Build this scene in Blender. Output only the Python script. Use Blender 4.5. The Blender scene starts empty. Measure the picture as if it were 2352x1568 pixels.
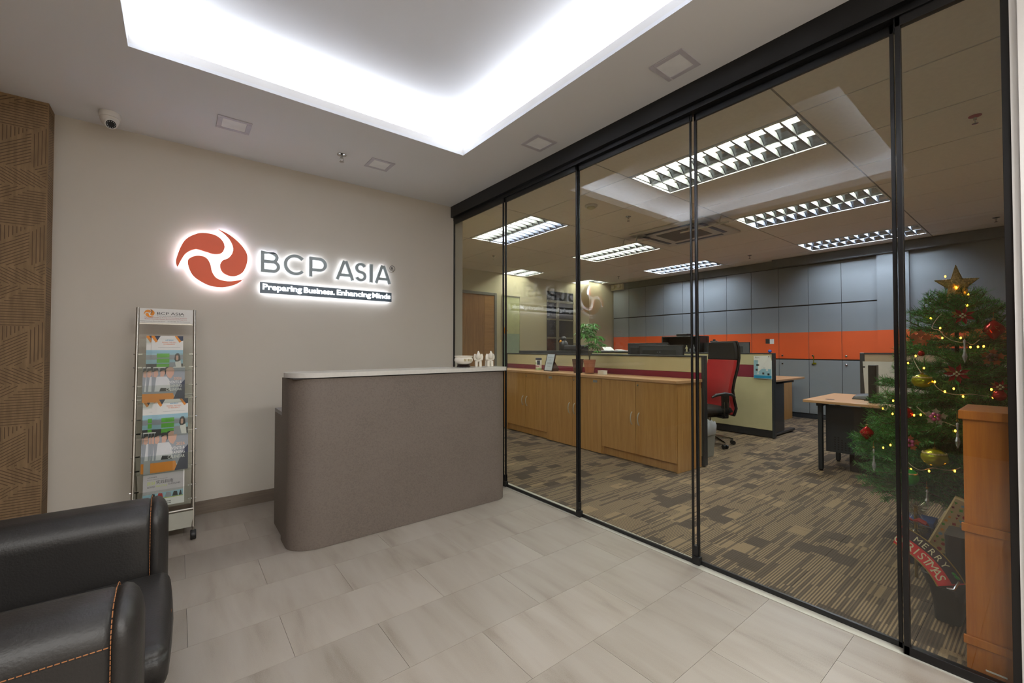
import bpy, bmesh, math, random
from mathutils import Vector, Matrix
random.seed(7)
SC = bpy.context.scene
COL = SC.collection
PI = math.pi
# ------------------------------------------------------------------ camera, world, lights, exposure
cam = bpy.data.cameras.new('camera'); cam.sensor_width = 36.0; cam.lens = 36.0*980/2352
cam.clip_start = 0.02; cam.clip_end = 60
camo = bpy.data.objects.new('camera', cam); COL.objects.link(camo)
camo.location = (0, 0, 1.28); camo.rotation_euler = (math.radians(91.0), 0, -math.radians(38.12))
SC.camera = camo
W = bpy.data.worlds.new('world'); SC.world = W; W.use_nodes = True
W.node_tree.nodes['Background'].inputs[0].default_value = (0.5, 0.52, 0.55, 1)
W.node_tree.nodes['Background'].inputs[1].default_value = 0.02
SC.view_settings.view_transform = 'Standard'; SC.view_settings.look = 'None'
SC.view_settings.exposure = 0.85; SC.view_settings.gamma = 1.0; SC.view_settings.use_curve_mapping = False
cy = SC.cycles
cy.use_denoising = True; cy.max_bounces = 9; cy.diffuse_bounces = 5; cy.glossy_bounces = 5
cy.transparent_max_bounces = 16; cy.transmission_bounces = 6; cy.sample_clamp_indirect = 2.5
cy.caustics_reflective = False; cy.caustics_refractive = False
cy.use_light_tree = True
cy.use_adaptive_sampling = False
cy.denoiser = 'OPENIMAGEDENOISE'; cy.denoising_input_passes = 'RGB_ALBEDO_NORMAL'; cy.denoising_prefilter = 'ACCURATE'

COVE = (-0.218, 1.81, 0.78, 2.95)   # opening of the lobby cove x0,x1,y0,y1
def area(name, loc, rot, sx, sy, power, color):
    l = bpy.data.lights.new(name, 'AREA'); l.shape = 'RECTANGLE'; l.size = sx; l.size_y = sy
    l.energy = power; l.color = color
    o = bpy.data.objects.new(name, l); COL.objects.link(o); o.location = loc; o.rotation_euler = rot
    return o
LEDC = (0.92, 0.95, 1.0)
LEDW = 7.5      # watts per metre of cove strip
x0, x1, y0, y1 = COVE
zl = 2.895; off = 0.12
area('cove_strip_back', ((x0+x1)/2, y1+off, zl), (PI-0.25, 0, 0), x1-x0+.2, 0.03, LEDW*(x1-x0), LEDC)
area('cove_strip_front', ((x0+x1)/2, y0-off, zl), (PI+0.25, 0, 0), x1-x0+.2, 0.03, LEDW*(x1-x0), LEDC)
area('cove_strip_right', (x1+off, (y0+y1)/2, zl), (PI, 0.25, 0), 0.03, y1-y0+.2, LEDW*(y1-y0), LEDC)
area('cove_strip_left', (x0-off, (y0+y1)/2, zl), (PI, -0.25, 0), 0.03, y1-y0+.2, LEDW*(y1-y0), LEDC)

# unseen fill lights added behind the camera to brighten the lobby
area('lobby_fill', (-.9, -1.0, 2.84), (0, 0, 0), 1.2, .6, 42, (1.0, .985, .96))
area('lobby_fill', (1.2, -1.4, 2.84), (0, 0, 0), 1.2, .5, 54, (1.0, .985, .96))

# ------------------------------------------------------------------ materials
def lin(c):
    return tuple(((v/255)/12.92 if v/255 <= 0.04045 else ((v/255+0.055)/1.055)**2.4) for v in c)+(1.0,)
MATS = {}
def nodes(name):
    m = bpy.data.materials.new(name); m.use_nodes = True
    nt = m.node_tree; b = nt.nodes['Principled BSDF']
    MATS[name] = m
    return m, nt, b
def N(nt, t, **kw):
    n = nt.nodes.new(t)
    for k, v in kw.items():
        if k in ('operation', 'blend_type', 'data_type', 'noise_dimensions', 'feature', 'distance', 'wave_type', 'bands_direction'): setattr(n, k, v)
        else: n.inputs[k].default_value = v
    return n
def objcoord(nt, sc=(1, 1, 1), gen='Object'):
    tc = nt.nodes.new('ShaderNodeTexCoord'); mp = nt.nodes.new('ShaderNodeMapping')
    mp.inputs['Scale'].default_value = sc
    nt.links.new(tc.outputs[gen], mp.inputs['Vector'])
    return mp
def mat(name, c, rough=0.5, metal=0.0, var=0.06, scale=8.0, sc=(1, 1, 1), bump=0.0, bscale=None, coat=0.0, spec=0.5, detail=3.0, sheen=0.0):
    """plain material with soft procedural variation in tone"""
    m, nt, b = nodes(name)
    mp = objcoord(nt, sc)
    n = N(nt, 'ShaderNodeTexNoise', Scale=scale, Detail=detail)
    nt.links.new(mp.outputs[0], n.inputs['Vector'])
    cr = nt.nodes.new('ShaderNodeValToRGB')
    L = lin(c)
    cr.color_ramp.elements[0].position = 0.3; cr.color_ramp.elements[1].position = 0.7
    cr.color_ramp.elements[0].color = tuple(max(0, v*(1-var)) for v in L[:3])+(1,)
    cr.color_ramp.elements[1].color = tuple(min(1, v*(1+var)) for v in L[:3])+(1,)
    nt.links.new(n.outputs['Fac'], cr.inputs['Fac']); nt.links.new(cr.outputs[0], b.inputs['Base Color'])
    b.inputs['Roughness'].default_value = rough; b.inputs['Metallic'].default_value = metal
    b.inputs['Specular IOR Level'].default_value = spec
    b.inputs['Coat Weight'].default_value = coat
    if sheen: b.inputs['Sheen Weight'].default_value = sheen
    if bump:
        n2 = N(nt, 'ShaderNodeTexNoise', Scale=bscale or scale*6, Detail=4.0)
        nt.links.new(mp.outputs[0], n2.inputs['Vector'])
        bp = N(nt, 'ShaderNodeBump', Strength=bump, Distance=0.002)
        nt.links.new(n2.outputs['Fac'], bp.inputs['Height']); nt.links.new(bp.outputs[0], b.inputs['Normal'])
    return m
def wood(name, c1, c2, rough=0.35, axis='Z', scale=1.0):
    m, nt, b = nodes(name)
    s = {'Z': (14, 14, 0.7), 'X': (0.7, 14, 14), 'Y': (14, 0.7, 14)}[axis]
    mp = objcoord(nt, tuple(v*scale for v in s))
    n = N(nt, 'ShaderNodeTexNoise', Scale=2.2, Detail=6.0, Roughness=0.65, Distortion=0.4)
    nt.links.new(mp.outputs[0], n.inputs['Vector'])
    n2 = N(nt, 'ShaderNodeTexNoise', Scale=14.0, Detail=2.0)
    nt.links.new(mp.outputs[0], n2.inputs['Vector'])
    mx = N(nt, 'ShaderNodeMath', operation='MULTIPLY_ADD'); mx.inputs[1].default_value = 0.35
    nt.links.new(n2.outputs['Fac'], mx.inputs[0]); nt.links.new(n.outputs['Fac'], mx.inputs[2])
    cr = nt.nodes.new('ShaderNodeValToRGB')
    cr.color_ramp.elements[0].position = 0.45; cr.color_ramp.elements[1].position = 0.9
    cr.color_ramp.elements[0].color = lin(c1); cr.color_ramp.elements[1].color = lin(c2)
    nt.links.new(mx.outputs[0], cr.inputs['Fac']); nt.links.new(cr.outputs[0], b.inputs['Base Color'])
    b.inputs['Roughness'].default_value = rough
    return m
def emis(name, c, strength):
    m, nt, b = nodes(name)
    b.inputs['Base Color'].default_value = lin(c); b.inputs['Emission Color'].default_value = lin(c)
    b.inputs['Emission Strength'].default_value = strength
    return m
def glassy(name, tint, fres=1.5, rough=0.0):
    """thin clear pane: transparent with Fresnel reflection (same on both faces)"""
    m, nt, b = nodes(name); nt.nodes.remove(b)
    out = nt.nodes['Material Output']
    geo = nt.nodes.new('ShaderNodeNewGeometry')
    mr = N(nt, 'ShaderNodeMix'); mr.data_type = 'FLOAT'
    mr.inputs[2].default_value = fres; mr.inputs[3].default_value = 1/fres
    nt.links.new(geo.outputs['Backfacing'], mr.inputs[0])
    fr = nt.nodes.new('ShaderNodeFresnel'); nt.links.new(mr.outputs[0], fr.inputs['IOR'])
    tr = nt.nodes.new('ShaderNodeBsdfTransparent'); tr.inputs[0].default_value = lin(tint)
    gl = nt.nodes.new('ShaderNodeBsdfGlossy'); gl.inputs['Roughness'].default_value = rough
    ms = nt.nodes.new('ShaderNodeMixShader')
    nt.links.new(fr.outputs[0], ms.inputs[0]); nt.links.new(tr.outputs[0], ms.inputs[1]); nt.links.new(gl.outputs[0], ms.inputs[2])
    nt.links.new(ms.outputs[0], out.inputs[0])
    return m

M_wall = mat('lobby_wall_paint', (205, 198, 187), .75, bump=.12, bscale=220, var=.02, scale=1.5)
M_ceil = mat('ceiling_paint', (229, 231, 235), .85, var=.015, scale=1.2)
M_white = mat('white_paint', (226, 225, 223), .6, var=.02)
M_owall = mat('office_wall_paint', (208, 200, 168), .7, var=.02, scale=1.5)
M_otile = mat('ceiling_tile', (240, 232, 222), .9, var=.03, scale=30, bump=.1, bscale=300)
M_tgrid = mat('ceiling_grid', (150, 144, 136), .6)
M_grey = mat('grey_laminate', (134, 139, 144), .42, var=.03, scale=2)
M_dgrey = mat('charcoal_metal', (48, 51, 56), .4, var=.05)
M_black = mat('black_metal', (14, 14, 16), .35, var=.1)
M_blackp = mat('black_plastic', (22, 22, 23), .45, var=.1)
M_orange = mat('orange_laminate', (222, 92, 44), .38, var=.03, scale=2)
M_counter = None
M_stone = mat('white_quartz', (205, 203, 198), .22, var=.03, scale=60)
M_beech = wood('beech_veneer', (182, 132, 72), (212, 164, 102), .32)
M_beechtop = wood('beech_top', (196, 150, 108), (214, 172, 130), .3, 'Y')
M_cherry = wood('cherry_veneer', (142, 74, 4), (166, 96, 12), .5)
M_oak = wood('oak_door', (150, 104, 56), (184, 136, 80), .45)
M_skirt = wood('skirting_wood', (104, 92, 80), (128, 116, 102), .5, 'X')
M_cream = mat('cream_fabric', (196, 188, 150), .8, var=.03, bump=.2, bscale=600)
M_beige = mat('beige_fabric', (188, 168, 148), .8, var=.03, bump=.2, bscale=600)
M_maroon = mat('maroon_fabric', (122, 26, 48), .8, bump=.2, bscale=600)
M_red = mat('red_fabric', (176, 8, 18), .8, bump=.2, bscale=500, sheen=.2)
M_blackf = mat('black_fabric', (22, 20, 20), .85, bump=.2, bscale=500)
M_leather = mat('dark_leather', (32, 30, 29), .46, bump=.35, bscale=150, var=.12, scale=5)
M_thread = mat('tan_thread', (150, 98, 58), .7)
M_chrome = mat('chrome', (190, 190, 190), .12, 1.0)
M_handle = mat('satin_handle', (206, 200, 188), .35, .4)
M_alu = mat('satin_aluminium', (176, 172, 164), .35, .9)
M_aluw = mat('pale_aluminium_sill', (196, 194, 184), .5, .2)
M_mirror = mat('troffer_reflector', (150, 152, 156), .22, 1.0)
M_louver = mat('louver_blade', (120, 123, 127), .5, .2)
M_porc = mat('white_porcelain', (232, 226, 214), .18, coat=.4)
M_gold = mat('gold_print', (150, 128, 50), .4, .3)
M_dwood = mat('dark_rosewood', (38, 22, 20), .3)
M_signgrey = mat('sign_grey_acrylic', (156, 170, 176), .4)
M_signor = mat('sign_orange_acrylic', (238, 88, 26), .4, var=.03)
M_plate = mat('sign_plate_navy', (88, 104, 118), .35)
M_halo = emis('led_backlight', (236, 242, 255), 6.5)
M_litwhite = emis('lit_letter', (250, 252, 255), 1.5)
M_tube = emis('fluorescent_tube', (240, 240, 222), 100.0)
M_tubec = emis('fluorescent_tube_cool', (222, 232, 250), 100.0)
M_bulb = emis('warm_fairy_bulb', (255, 160, 40), 9.0)
for m_ in (M_bulb,): m_.cycles.emission_sampling = 'NONE'
for m_ in (M_tube, M_tubec): m_.cycles.emission_sampling = 'FRONT'
M_lens = mat('downlight_diffuser', (222, 222, 222), .5)
M_lens.cycles.emission_sampling = 'NONE'
M_lens.node_tree.nodes['Principled BSDF'].inputs['Emission Color'].default_value = (1, 1, 1, 1)
M_lens.node_tree.nodes['Principled BSDF'].inputs['Emission Strength'].default_value = .02
M_dlf = mat('downlight_frame', (196, 194, 204), .5)
M_glass = glassy('clear_glass', (250, 252, 250))
M_acryl = glassy('clear_acrylic', (246, 248, 246), 1.45)
M_crys = mat('crystal_drop', (214, 222, 228), .08, .45, var=.2, scale=60)
M_frost = mat('frosted_glass', (178, 198, 168), .5)
M_paper = mat('white_paper', (232, 232, 230), .6, var=.01)
M_terra = mat('terracotta', (176, 116, 88), .8, bump=.3, bscale=30)
M_brownpot = mat('brown_pot', (92, 66, 58), .6)
M_leaf = mat('leaf_green', (92, 156, 66), .45, var=.25, scale=20)
M_stem = mat('plant_stem', (84, 74, 44), .7)
M_soil = mat('soil', (48, 36, 28), .95)
M_needle = mat('fir_needles', (48, 122, 50), .55, var=.3, scale=25)
M_needle2 = mat('fir_needles_light', (84, 150, 66), .55, var=.3, scale=25)
M_trunk = mat('tree_trunk', (50, 40, 28), .9)
M_bred = mat('red_bauble', (170, 8, 14), .15, .5)
M_byel = mat('lime_bauble', (172, 170, 20), .2, .6)
M_goldm = mat('gold_glitter', (226, 202, 146), .4, .5, var=.35, scale=120)
M_goldl = mat('gold_band', (150, 124, 60), .4, .7)
M_silver = mat('silver_tinsel', (170, 166, 150), .25, .8, var=.3, scale=80)
M_poin = mat('poinsettia_red', (150, 14, 26), .7)
M_aut = mat('autumn_leaf', (152, 84, 40), .7, var=.25)
M_pink = mat('pink_berry', (196, 96, 140), .25, .4)
M_cable = mat('clear_cable', (176, 166, 140), .5)
M_green = mat('bright_green', (30, 150, 50), .3)
M_navy = mat('navy_fabric', (26, 34, 62), .8)
M_rubber = mat('dark_bin_plastic', (40, 42, 46), .5)
M_linen = mat('gift_paper', (214, 192, 140), .6)
M_liner = glassy('bin_liner', (190, 195, 205), 1.4, .3)
M_greybin = mat('grey_bin', (158, 158, 152), .6)
M_blue = mat('blue_print', (26, 140, 186), .5)
M_lblue = mat('light_blue_print', (150, 190, 206), .5)
M_dblue = mat('navy_print', (30, 40, 66), .5)
M_porg = mat('orange_print', (226, 138, 24), .5)
M_pgreen = mat('green_print', (88, 172, 40), .5)
M_pgrey = mat('grey_print', (150, 156, 164), .5)
M_pdark = mat('dark_print', (44, 44, 46), .5)
M_pskin = mat('skin_print', (206, 164, 144), .5)
M_pred = mat('red_print', (170, 40, 36), .5)
M_plime = mat('lime_print', (170, 190, 60), .5)
M_pshirt = mat('pale_print', (216, 218, 222), .5)
M_darkglass = mat('dark_window_glass', (38, 34, 34), .15)
M_mull = mat('window_mullion', (120, 116, 96), .5)
M_dframe = mat('door_frame', (128, 128, 122), .5)
M_yel = mat('warning_yellow', (226, 150, 20), .5)
M_ivory = mat('ivory_plastic', (206, 198, 160), .5)
M_lamp = mat('clear_lamp_lens', (226, 222, 204), .15)
M_screen = mat('grey_screen_panel', (176, 174, 170), .5)
M_acgrille = mat('ac_grille', (98, 90, 82), .7)
M_offwhite = mat('offwhite_plastic', (206, 202, 194), .5)

def tilemat():
    m, nt, b = nodes('stone_look_vinyl')
    tc = nt.nodes.new('ShaderNodeTexCoord'); oi = nt.nodes.new('ShaderNodeObjectInfo')
    add = N(nt, 'ShaderNodeVectorMath', operation='MULTIPLY_ADD'); add.inputs[1].default_value = (1, 1, 1)
    sc = N(nt, 'ShaderNodeVectorMath', operation='SCALE'); sc.inputs[0].default_value = (37, 19, 0)
    nt.links.new(oi.outputs['Random'], sc.inputs['Scale'])
    nt.links.new(tc.outputs['Object'], add.inputs[0]); nt.links.new(sc.outputs[0], add.inputs[2])
    mp = nt.nodes.new('ShaderNodeMapping'); mp.inputs['Scale'].default_value = (5.5, 0.9, 1); mp.inputs['Rotation'].default_value = (0, 0, .12)
    nt.links.new(add.outputs[0], mp.inputs[0])
    n = N(nt, 'ShaderNodeTexNoise', Scale=1.5, Detail=4.0, Roughness=.5, Distortion=.3); nt.links.new(mp.outputs[0], n.inputs['Vector'])
    n2 = N(nt, 'ShaderNodeTexNoise', Scale=260.0, Detail=1.0); nt.links.new(add.outputs[0], n2.inputs['Vector'])
    mx = N(nt, 'ShaderNodeMath', operation='MULTIPLY_ADD'); mx.inputs[1].default_value = .22
    nt.links.new(n2.outputs['Fac'], mx.inputs[0]); nt.links.new(n.outputs['Fac'], mx.inputs[2])
    cr = nt.nodes.new('ShaderNodeValToRGB'); e = cr.color_ramp.elements
    e[0].position = .38; e[0].color = lin((134, 124, 114)); e[1].position = .72; e[1].color = lin((160, 152, 143))
    x = e.new(.52); x.color = lin((152, 143, 133))
    nt.links.new(mx.outputs[0], cr.inputs[0])
    hs = nt.nodes.new('ShaderNodeHueSaturation')
    v = N(nt, 'ShaderNodeMath', operation='MULTIPLY_ADD'); v.inputs[1].default_value = .14; v.inputs[2].default_value = .93
    nt.links.new(oi.outputs['Random'], v.inputs[0]); nt.links.new(v.outputs[0], hs.inputs['Value'])
    nt.links.new(cr.outputs[0], hs.inputs['Color']); nt.links.new(hs.outputs[0], b.inputs['Base Color'])
    b.inputs['Roughness'].default_value = .42
    bp = N(nt, 'ShaderNodeBump', Strength=.12, Distance=.002); nt.links.new(n2.outputs['Fac'], bp.inputs['Height']); nt.links.new(bp.outputs[0], b.inputs['Normal'])
    return m
M_vinyl = tilemat()
def carpetmat():
    m, nt, b = nodes('striped_carpet')
    geo = nt.nodes.new('ShaderNodeNewGeometry')
    sep = nt.nodes.new('ShaderNodeSeparateXYZ'); nt.links.new(geo.outputs['Position'], sep.inputs[0])
    def mth(op, a, c=None, d=None):
        n = N(nt, 'ShaderNodeMath', operation=op)
        for i, v in enumerate((a, c, d)):
            if v is None: continue
            if isinstance(v, (int, float)): n.inputs[i].default_value = v
            else: nt.links.new(v, n.inputs[i])
        return n.outputs[0]
    X, Y = sep.outputs[0], sep.outputs[1]
    def rnd(px, py, seed):
        cx = nt.nodes.new('ShaderNodeCombineXYZ')
        nt.links.new(mth('FLOOR', mth('DIVIDE', X, px)), cx.inputs[0]) if not hasattr(px, 'node') else nt.links.new(px, cx.inputs[0])
        nt.links.new(mth('FLOOR', mth('DIVIDE', Y, py)), cx.inputs[1]); cx.inputs[2].default_value = seed
        w = nt.nodes.new('ShaderNodeTexWhiteNoise'); w.noise_dimensions = '3D'; nt.links.new(cx.outputs[0], w.inputs['Vector'])
        return w.outputs['Value']
    p = .0067
    stripe = mth('PINGPONG', Y, p)                       # 0..p
    stripe = mth('MULTIPLY', stripe, 1/p)
    s = N(nt, 'ShaderNodeMapRange'); s.interpolation_type = 'SMOOTHSTEP'
    s.inputs['From Min'].default_value = .35; s.inputs['From Max'].default_value = .65; nt.links.new(stripe, s.inputs['Value'])
    # block columns shift row by row
    rowr = rnd(50.0, .108, 3.0)
    Xs = mth('ADD', X, mth('MULTIPLY', rowr, .4))
    def rnd2(px, py, seed):
        cx = nt.nodes.new('ShaderNodeCombineXYZ')
        nt.links.new(mth('FLOOR', mth('DIVIDE', Xs, px)), cx.inputs[0]); nt.links.new(mth('FLOOR', mth('DIVIDE', Y, py)), cx.inputs[1]); cx.inputs[2].default_value = seed
        w = nt.nodes.new('ShaderNodeTexWhiteNoise'); w.noise_dimensions = '3D'; nt.links.new(cx.outputs[0], w.inputs['Vector'])
        return w.outputs['Value']
    blk = rnd2(.155, .108, 1.0); seg = rnd2(.26, .0134, 5.0)
    dark = mth('GREATER_THAN', blk, .84)
    solid = mth('LESS_THAN', blk, .1)
    segd = mth('MULTIPLY', mth('GREATER_THAN', seg, .72), .7)
    m1 = mth('MAXIMUM', mth('MULTIPLY_ADD', s.outputs[0], .8, .2), mth('MULTIPLY', solid, .9))
    m2 = mth('MULTIPLY', m1, mth('SUBTRACT', 1.0, mth('MAXIMUM', mth('MULTIPLY', dark, .85), segd)))
    nz = N(nt, 'ShaderNodeTexNoise', Scale=170.0, Detail=2.0)
    m3 = mth('MULTIPLY', m2, mth('MULTIPLY_ADD', nz.outputs['Fac'], .6, .68))
    mix = N(nt, 'ShaderNodeMix'); mix.data_type = 'RGBA'
    nt.links.new(geo.outputs['Position'], nz.inputs['Vector'])
    nt.links.new(m3, mix.inputs[0]); mix.inputs[6].default_value = lin((72, 64, 60)); mix.inputs[7].default_value = lin((152, 131, 105))
    nt.links.new(mix.outputs[2], b.inputs['Base Color']); b.inputs['Roughness'].default_value = .95
    b.inputs['Specular IOR Level'].default_value = .1
    h = mth('ADD', mth('MULTIPLY', s.outputs[0], .5), nz.outputs['Fac'])
    bp = N(nt, 'ShaderNodeBump', Strength=.6, Distance=.003); nt.links.new(h, bp.inputs['Height']); nt.links.new(bp.outputs[0], b.inputs['Normal'])
    return m
M_carpet = carpetmat()
def countermat():
    m, nt, b = nodes('speckled_felt_laminate')
    mp = objcoord(nt)
    n = N(nt, 'ShaderNodeTexNoise', Scale=120.0, Detail=3.0, Roughness=.7); nt.links.new(mp.outputs[0], n.inputs['Vector'])
    n3 = N(nt, 'ShaderNodeTexNoise', Scale=3.0, Detail=2.0); nt.links.new(mp.outputs[0], n3.inputs['Vector'])
    v = nt.nodes.new('ShaderNodeTexVoronoi'); v.inputs['Scale'].default_value = 38; nt.links.new(mp.outputs[0], v.inputs['Vector'])
    cr = nt.nodes.new('ShaderNodeValToRGB'); e = cr.color_ramp.elements
    e[0].position = .3; e[0].color = lin((90, 81, 74)); e[1].position = .7; e[1].color = lin((112, 102, 94))
    a = N(nt, 'ShaderNodeMath', operation='MULTIPLY_ADD'); a.inputs[1].default_value = .25
    nt.links.new(n3.outputs['Fac'], a.inputs[0]); nt.links.new(n.outputs['Fac'], a.inputs[2])
    nt.links.new(a.outputs[0], cr.inputs[0])
    lt = N(nt, 'ShaderNodeMath', operation='LESS_THAN'); lt.inputs[1].default_value = .045; nt.links.new(v.outputs['Distance'], lt.inputs[0])
    lm = N(nt, 'ShaderNodeMath', operation='MULTIPLY'); lm.inputs[1].default_value = .5; nt.links.new(lt.outputs[0], lm.inputs[0])
    mx = N(nt, 'ShaderNodeMix'); mx.data_type = 'RGBA'; nt.links.new(lm.outputs[0], mx.inputs[0]); nt.links.new(cr.outputs[0], mx.inputs[6]); mx.inputs[7].default_value = lin((60, 52, 46))
    nt.links.new(mx.outputs[2], b.inputs['Base Color']); b.inputs['Roughness'].default_value = .6
    return m
M_counter = countermat()
M_paperwall = mat('brown_grasscloth', (132, 108, 78), .8, var=.16, scale=60, sc=(1, 1, .12), bump=.15, bscale=200)
M_paperline = mat('brown_embossed_line', (90, 68, 46), .7)

# ------------------------------------------------------------------ mesh builder
ORG = {}
class MB:
    def __init__(s): s.v = []; s.f = []; s.m = []
    def add(s, vs, fs, m=0):
        b = len(s.v); s.v += [tuple(p) for p in vs]; s.f += [tuple(i+b for i in f) for f in fs]; s.m += [m]*len(fs); return s
    def box(s, x0, x1, y0, y1, z0, z1, m=0):
        return s.add([(x0, y0, z0), (x1, y0, z0), (x1, y1, z0), (x0, y1, z0), (x0, y0, z1), (x1, y0, z1), (x1, y1, z1), (x0, y1, z1)],
                     [(0, 3, 2, 1), (4, 5, 6, 7), (0, 1, 5, 4), (1, 2, 6, 5), (2, 3, 7, 6), (3, 0, 4, 7)], m)
    def prism(s, pts, ax, a, b, m=0):
        def P(p, t):
            return {'x': (t, p[0], p[1]), 'y': (p[0], t, p[1]), 'z': (p[0], p[1], t)}[ax]
        n = len(pts); area2 = sum(pts[i][0]*pts[(i+1) % n][1]-pts[(i+1) % n][0]*pts[i][1] for i in range(n))
        if (area2 < 0) != (ax == 'y'): pts = pts[::-1]
        return s.add([P(p, a) for p in pts]+[P(p, b) for p in pts],
                     [tuple(range(n-1, -1, -1)), tuple(range(n, 2*n))]+[(i, (i+1) % n, n+(i+1) % n, n+i) for i in range(n)], m)
    def ring(s, path, radii, seg=8, m=0, caps=True):
        vs = []; fs = []; n = len(path); P = [Vector(p) for p in path]; u = None
        for i in range(n):
            t = (P[min(i+1, n-1)]-P[max(i-1, 0)])
            t = t.normalized() if t.length > 1e-9 else Vector((0, 0, 1))
            if u is None:
                u = t.cross(Vector((0, 0, 1)) if abs(t.z) < .9 else Vector((1, 0, 0))).normalized()
            else:
                u = (u-t*u.dot(t)).normalized()
            w = t.cross(u)
            r = radii[i] if isinstance(radii, (list, tuple)) else radii
            for k in range(seg):
                a = 2*PI*k/seg; vs.append(P[i]+u*math.cos(a)*r+w*math.sin(a)*r)
        for i in range(n-1):
            for k in range(seg):
                k2 = (k+1) % seg; fs.append((i*seg+k, i*seg+k2, (i+1)*seg+k2, (i+1)*seg+k))
        if caps: fs.append(tuple(range(seg-1, -1, -1))); fs.append(tuple((n-1)*seg+k for k in range(seg)))
        return s.add(vs, fs, m)
    def cyl(s, p0, p1, r, seg=12, m=0, r2=None): return s.ring([p0, p1], [r, r if r2 is None else r2], seg, m)
    def lathe(s, prof, c=(0, 0, 0), seg=24, m=0, ax='z'):
        vs = []; fs = []; n = len(prof)
        for r, h in prof:
            for k in range(seg):
                a = 2*PI*k/seg; x, y = r*math.cos(a), r*math.sin(a)
                vs.append({'z': (c[0]+x, c[1]+y, c[2]+h), 'x': (c[0]+h, c[1]+x, c[2]+y), 'y': (c[0]+y, c[1]+h, c[2]+x)}[ax])
        for i in range(n-1):
            for k in range(seg):
                k2 = (k+1) % seg; fs.append((i*seg+k, i*seg+k2, (i+1)*seg+k2, (i+1)*seg+k))
        fs.append(tuple(range(seg-1, -1, -1))); fs.append(tuple((n-1)*seg+k for k in range(seg)))
        return s.add(vs, fs, m)
    def ball(s, c, r, seg=12, m=0, sz=1.0):
        n = max(4, seg//2)
        return s.lathe([(max(1e-4, r*math.sin(PI*i/n)), -r*sz*math.cos(PI*i/n)) for i in range(n+1)], c, seg, m)
    def xf(s, M):
        s.v = [tuple(M @ Vector(p)) for p in s.v]; return s
    def build(s, name, mats, parent=None, smooth=False, bevel=0.0, seg=2, kind=None, label=None, angle=38):
        me = bpy.data.meshes.new(name)
        o3 = ORG.get(parent.name, (0, 0, 0)) if parent else (0, 0, 0)
        me.from_pydata([(v[0]-o3[0], v[1]-o3[1], v[2]-o3[2]) for v in s.v], [], s.f)
        if not isinstance(mats, (list, tuple)): mats = [mats]
        for q in mats: me.materials.append(q)
        me.polygons.foreach_set('material_index', s.m)
        me.update()
        if smooth:
            me.polygons.foreach_set('use_smooth', [True]*len(me.polygons)); me.set_sharp_from_angle(angle=math.radians(angle))
        o = bpy.data.objects.new(name, me); COL.objects.link(o)
        if parent: o.parent = parent; ORG[o.name] = o3
        if bevel:
            bv = o.modifiers.new('bevel', 'BEVEL'); bv.width = bevel; bv.segments = seg; bv.limit_method = 'ANGLE'; bv.angle_limit = math.radians(40)
            if seg > 1: me.polygons.foreach_set('use_smooth', [True]*len(me.polygons)); bv.harden_normals = True
        if kind: o['kind'] = kind
        if label: o['label'] = label
        return o
def tag(o, label, cat, group=None):
    o['label'] = label; o['category'] = cat
    if group: o['group'] = group
    return o
def thing(name, label, cat, loc=(0, 0, 0), group=None, local=False, rotz=0.0):
    o = bpy.data.objects.new(name, None); COL.objects.link(o); o.location = loc; o.rotation_euler = (0, 0, rotz)
    o.empty_display_size = .1
    ORG[o.name] = (0, 0, 0) if local else tuple(loc)
    return tag(o, label, cat, group)
def struct(name, loc=(0, 0, 0)):
    o = bpy.data.objects.new(name, None); COL.objects.link(o); o.location = loc; o['kind'] = 'structure'; ORG[o.name] = tuple(loc)
    return o
def dup(root, loc, label=None, rotz=None, group=None):
    r = root.copy(); COL.objects.link(r); r.location = loc
    if rotz is not None: r.rotation_euler = (0, 0, rotz)
    if label: r['label'] = label
    if group: r['group'] = group
    for ch in list(root.children):
        c = ch.copy(); COL.objects.link(c); c.parent = r
        for g in list(ch.children):
            d = g.copy(); COL.objects.link(d); d.parent = c
    return r
def text_mesh(body, h=None, w=None, ext=0.0, offset=0.0, align='LEFT', sp=1.0):
    c = bpy.data.curves.new('t', 'FONT'); c.body = body; c.extrude = 0.0; c.offset = offset; c.space_character = sp
    c.resolution_u = 3
    o = bpy.data.objects.new('t', c); COL.objects.link(o); bpy.context.view_layer.update()
    me = bpy.data.meshes.new_from_object(o); vs = [tuple(v.co) for v in me.vertices]; fs = [tuple(p.vertices) for p in me.polygons]
    bpy.data.objects.remove(o); bpy.data.meshes.remove(me)
    if not vs: return [], []
    xs = [v[0] for v in vs]; ys = [v[1] for v in vs]; x0, x1, y0, y1 = min(xs), max(xs), min(ys), max(ys)
    sy = (h/(y1-y0)) if h else None; sx = (w/(x1-x0)) if w else sy
    if sy is None: sy = sx
    return [((v[0]-x0)*sx, (v[1]-y0)*sy, 0) for v in vs], fs
def text(mb, body, x, z, h=None, w=None, plane='y', at=0.0, m=0, offset=0.0, y=0.0, thick=0.0, mir=1):
    """text on a plane: plane 'y' faces -y (x to the right), plane 'x' faces -x (to the right is -y)"""
    vs, fs = text_mesh(body, h, w, offset=offset)
    if plane == 'y': P = lambda v, t: (x+v[0], at+t, z+v[1])
    else: P = lambda v, t: (at+t, x-v[0], z+v[1])
    if thick:
        n = len(vs); edges = {}
        for f in fs:
            for i in range(len(f)):
                e = (f[i], f[(i+1) % len(f)]); edges[e] = 1
        side = [e for e in edges if (e[1], e[0]) not in edges]
        mb.add([P(v, 0) for v in vs]+[P(v, thick) for v in vs], [tuple(f) for f in fs]+[(a, n+a, n+b, b) for a, b in side], m)
    else:
        mb.add([P(v, 0) for v in vs], fs, m)
    return mb
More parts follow.
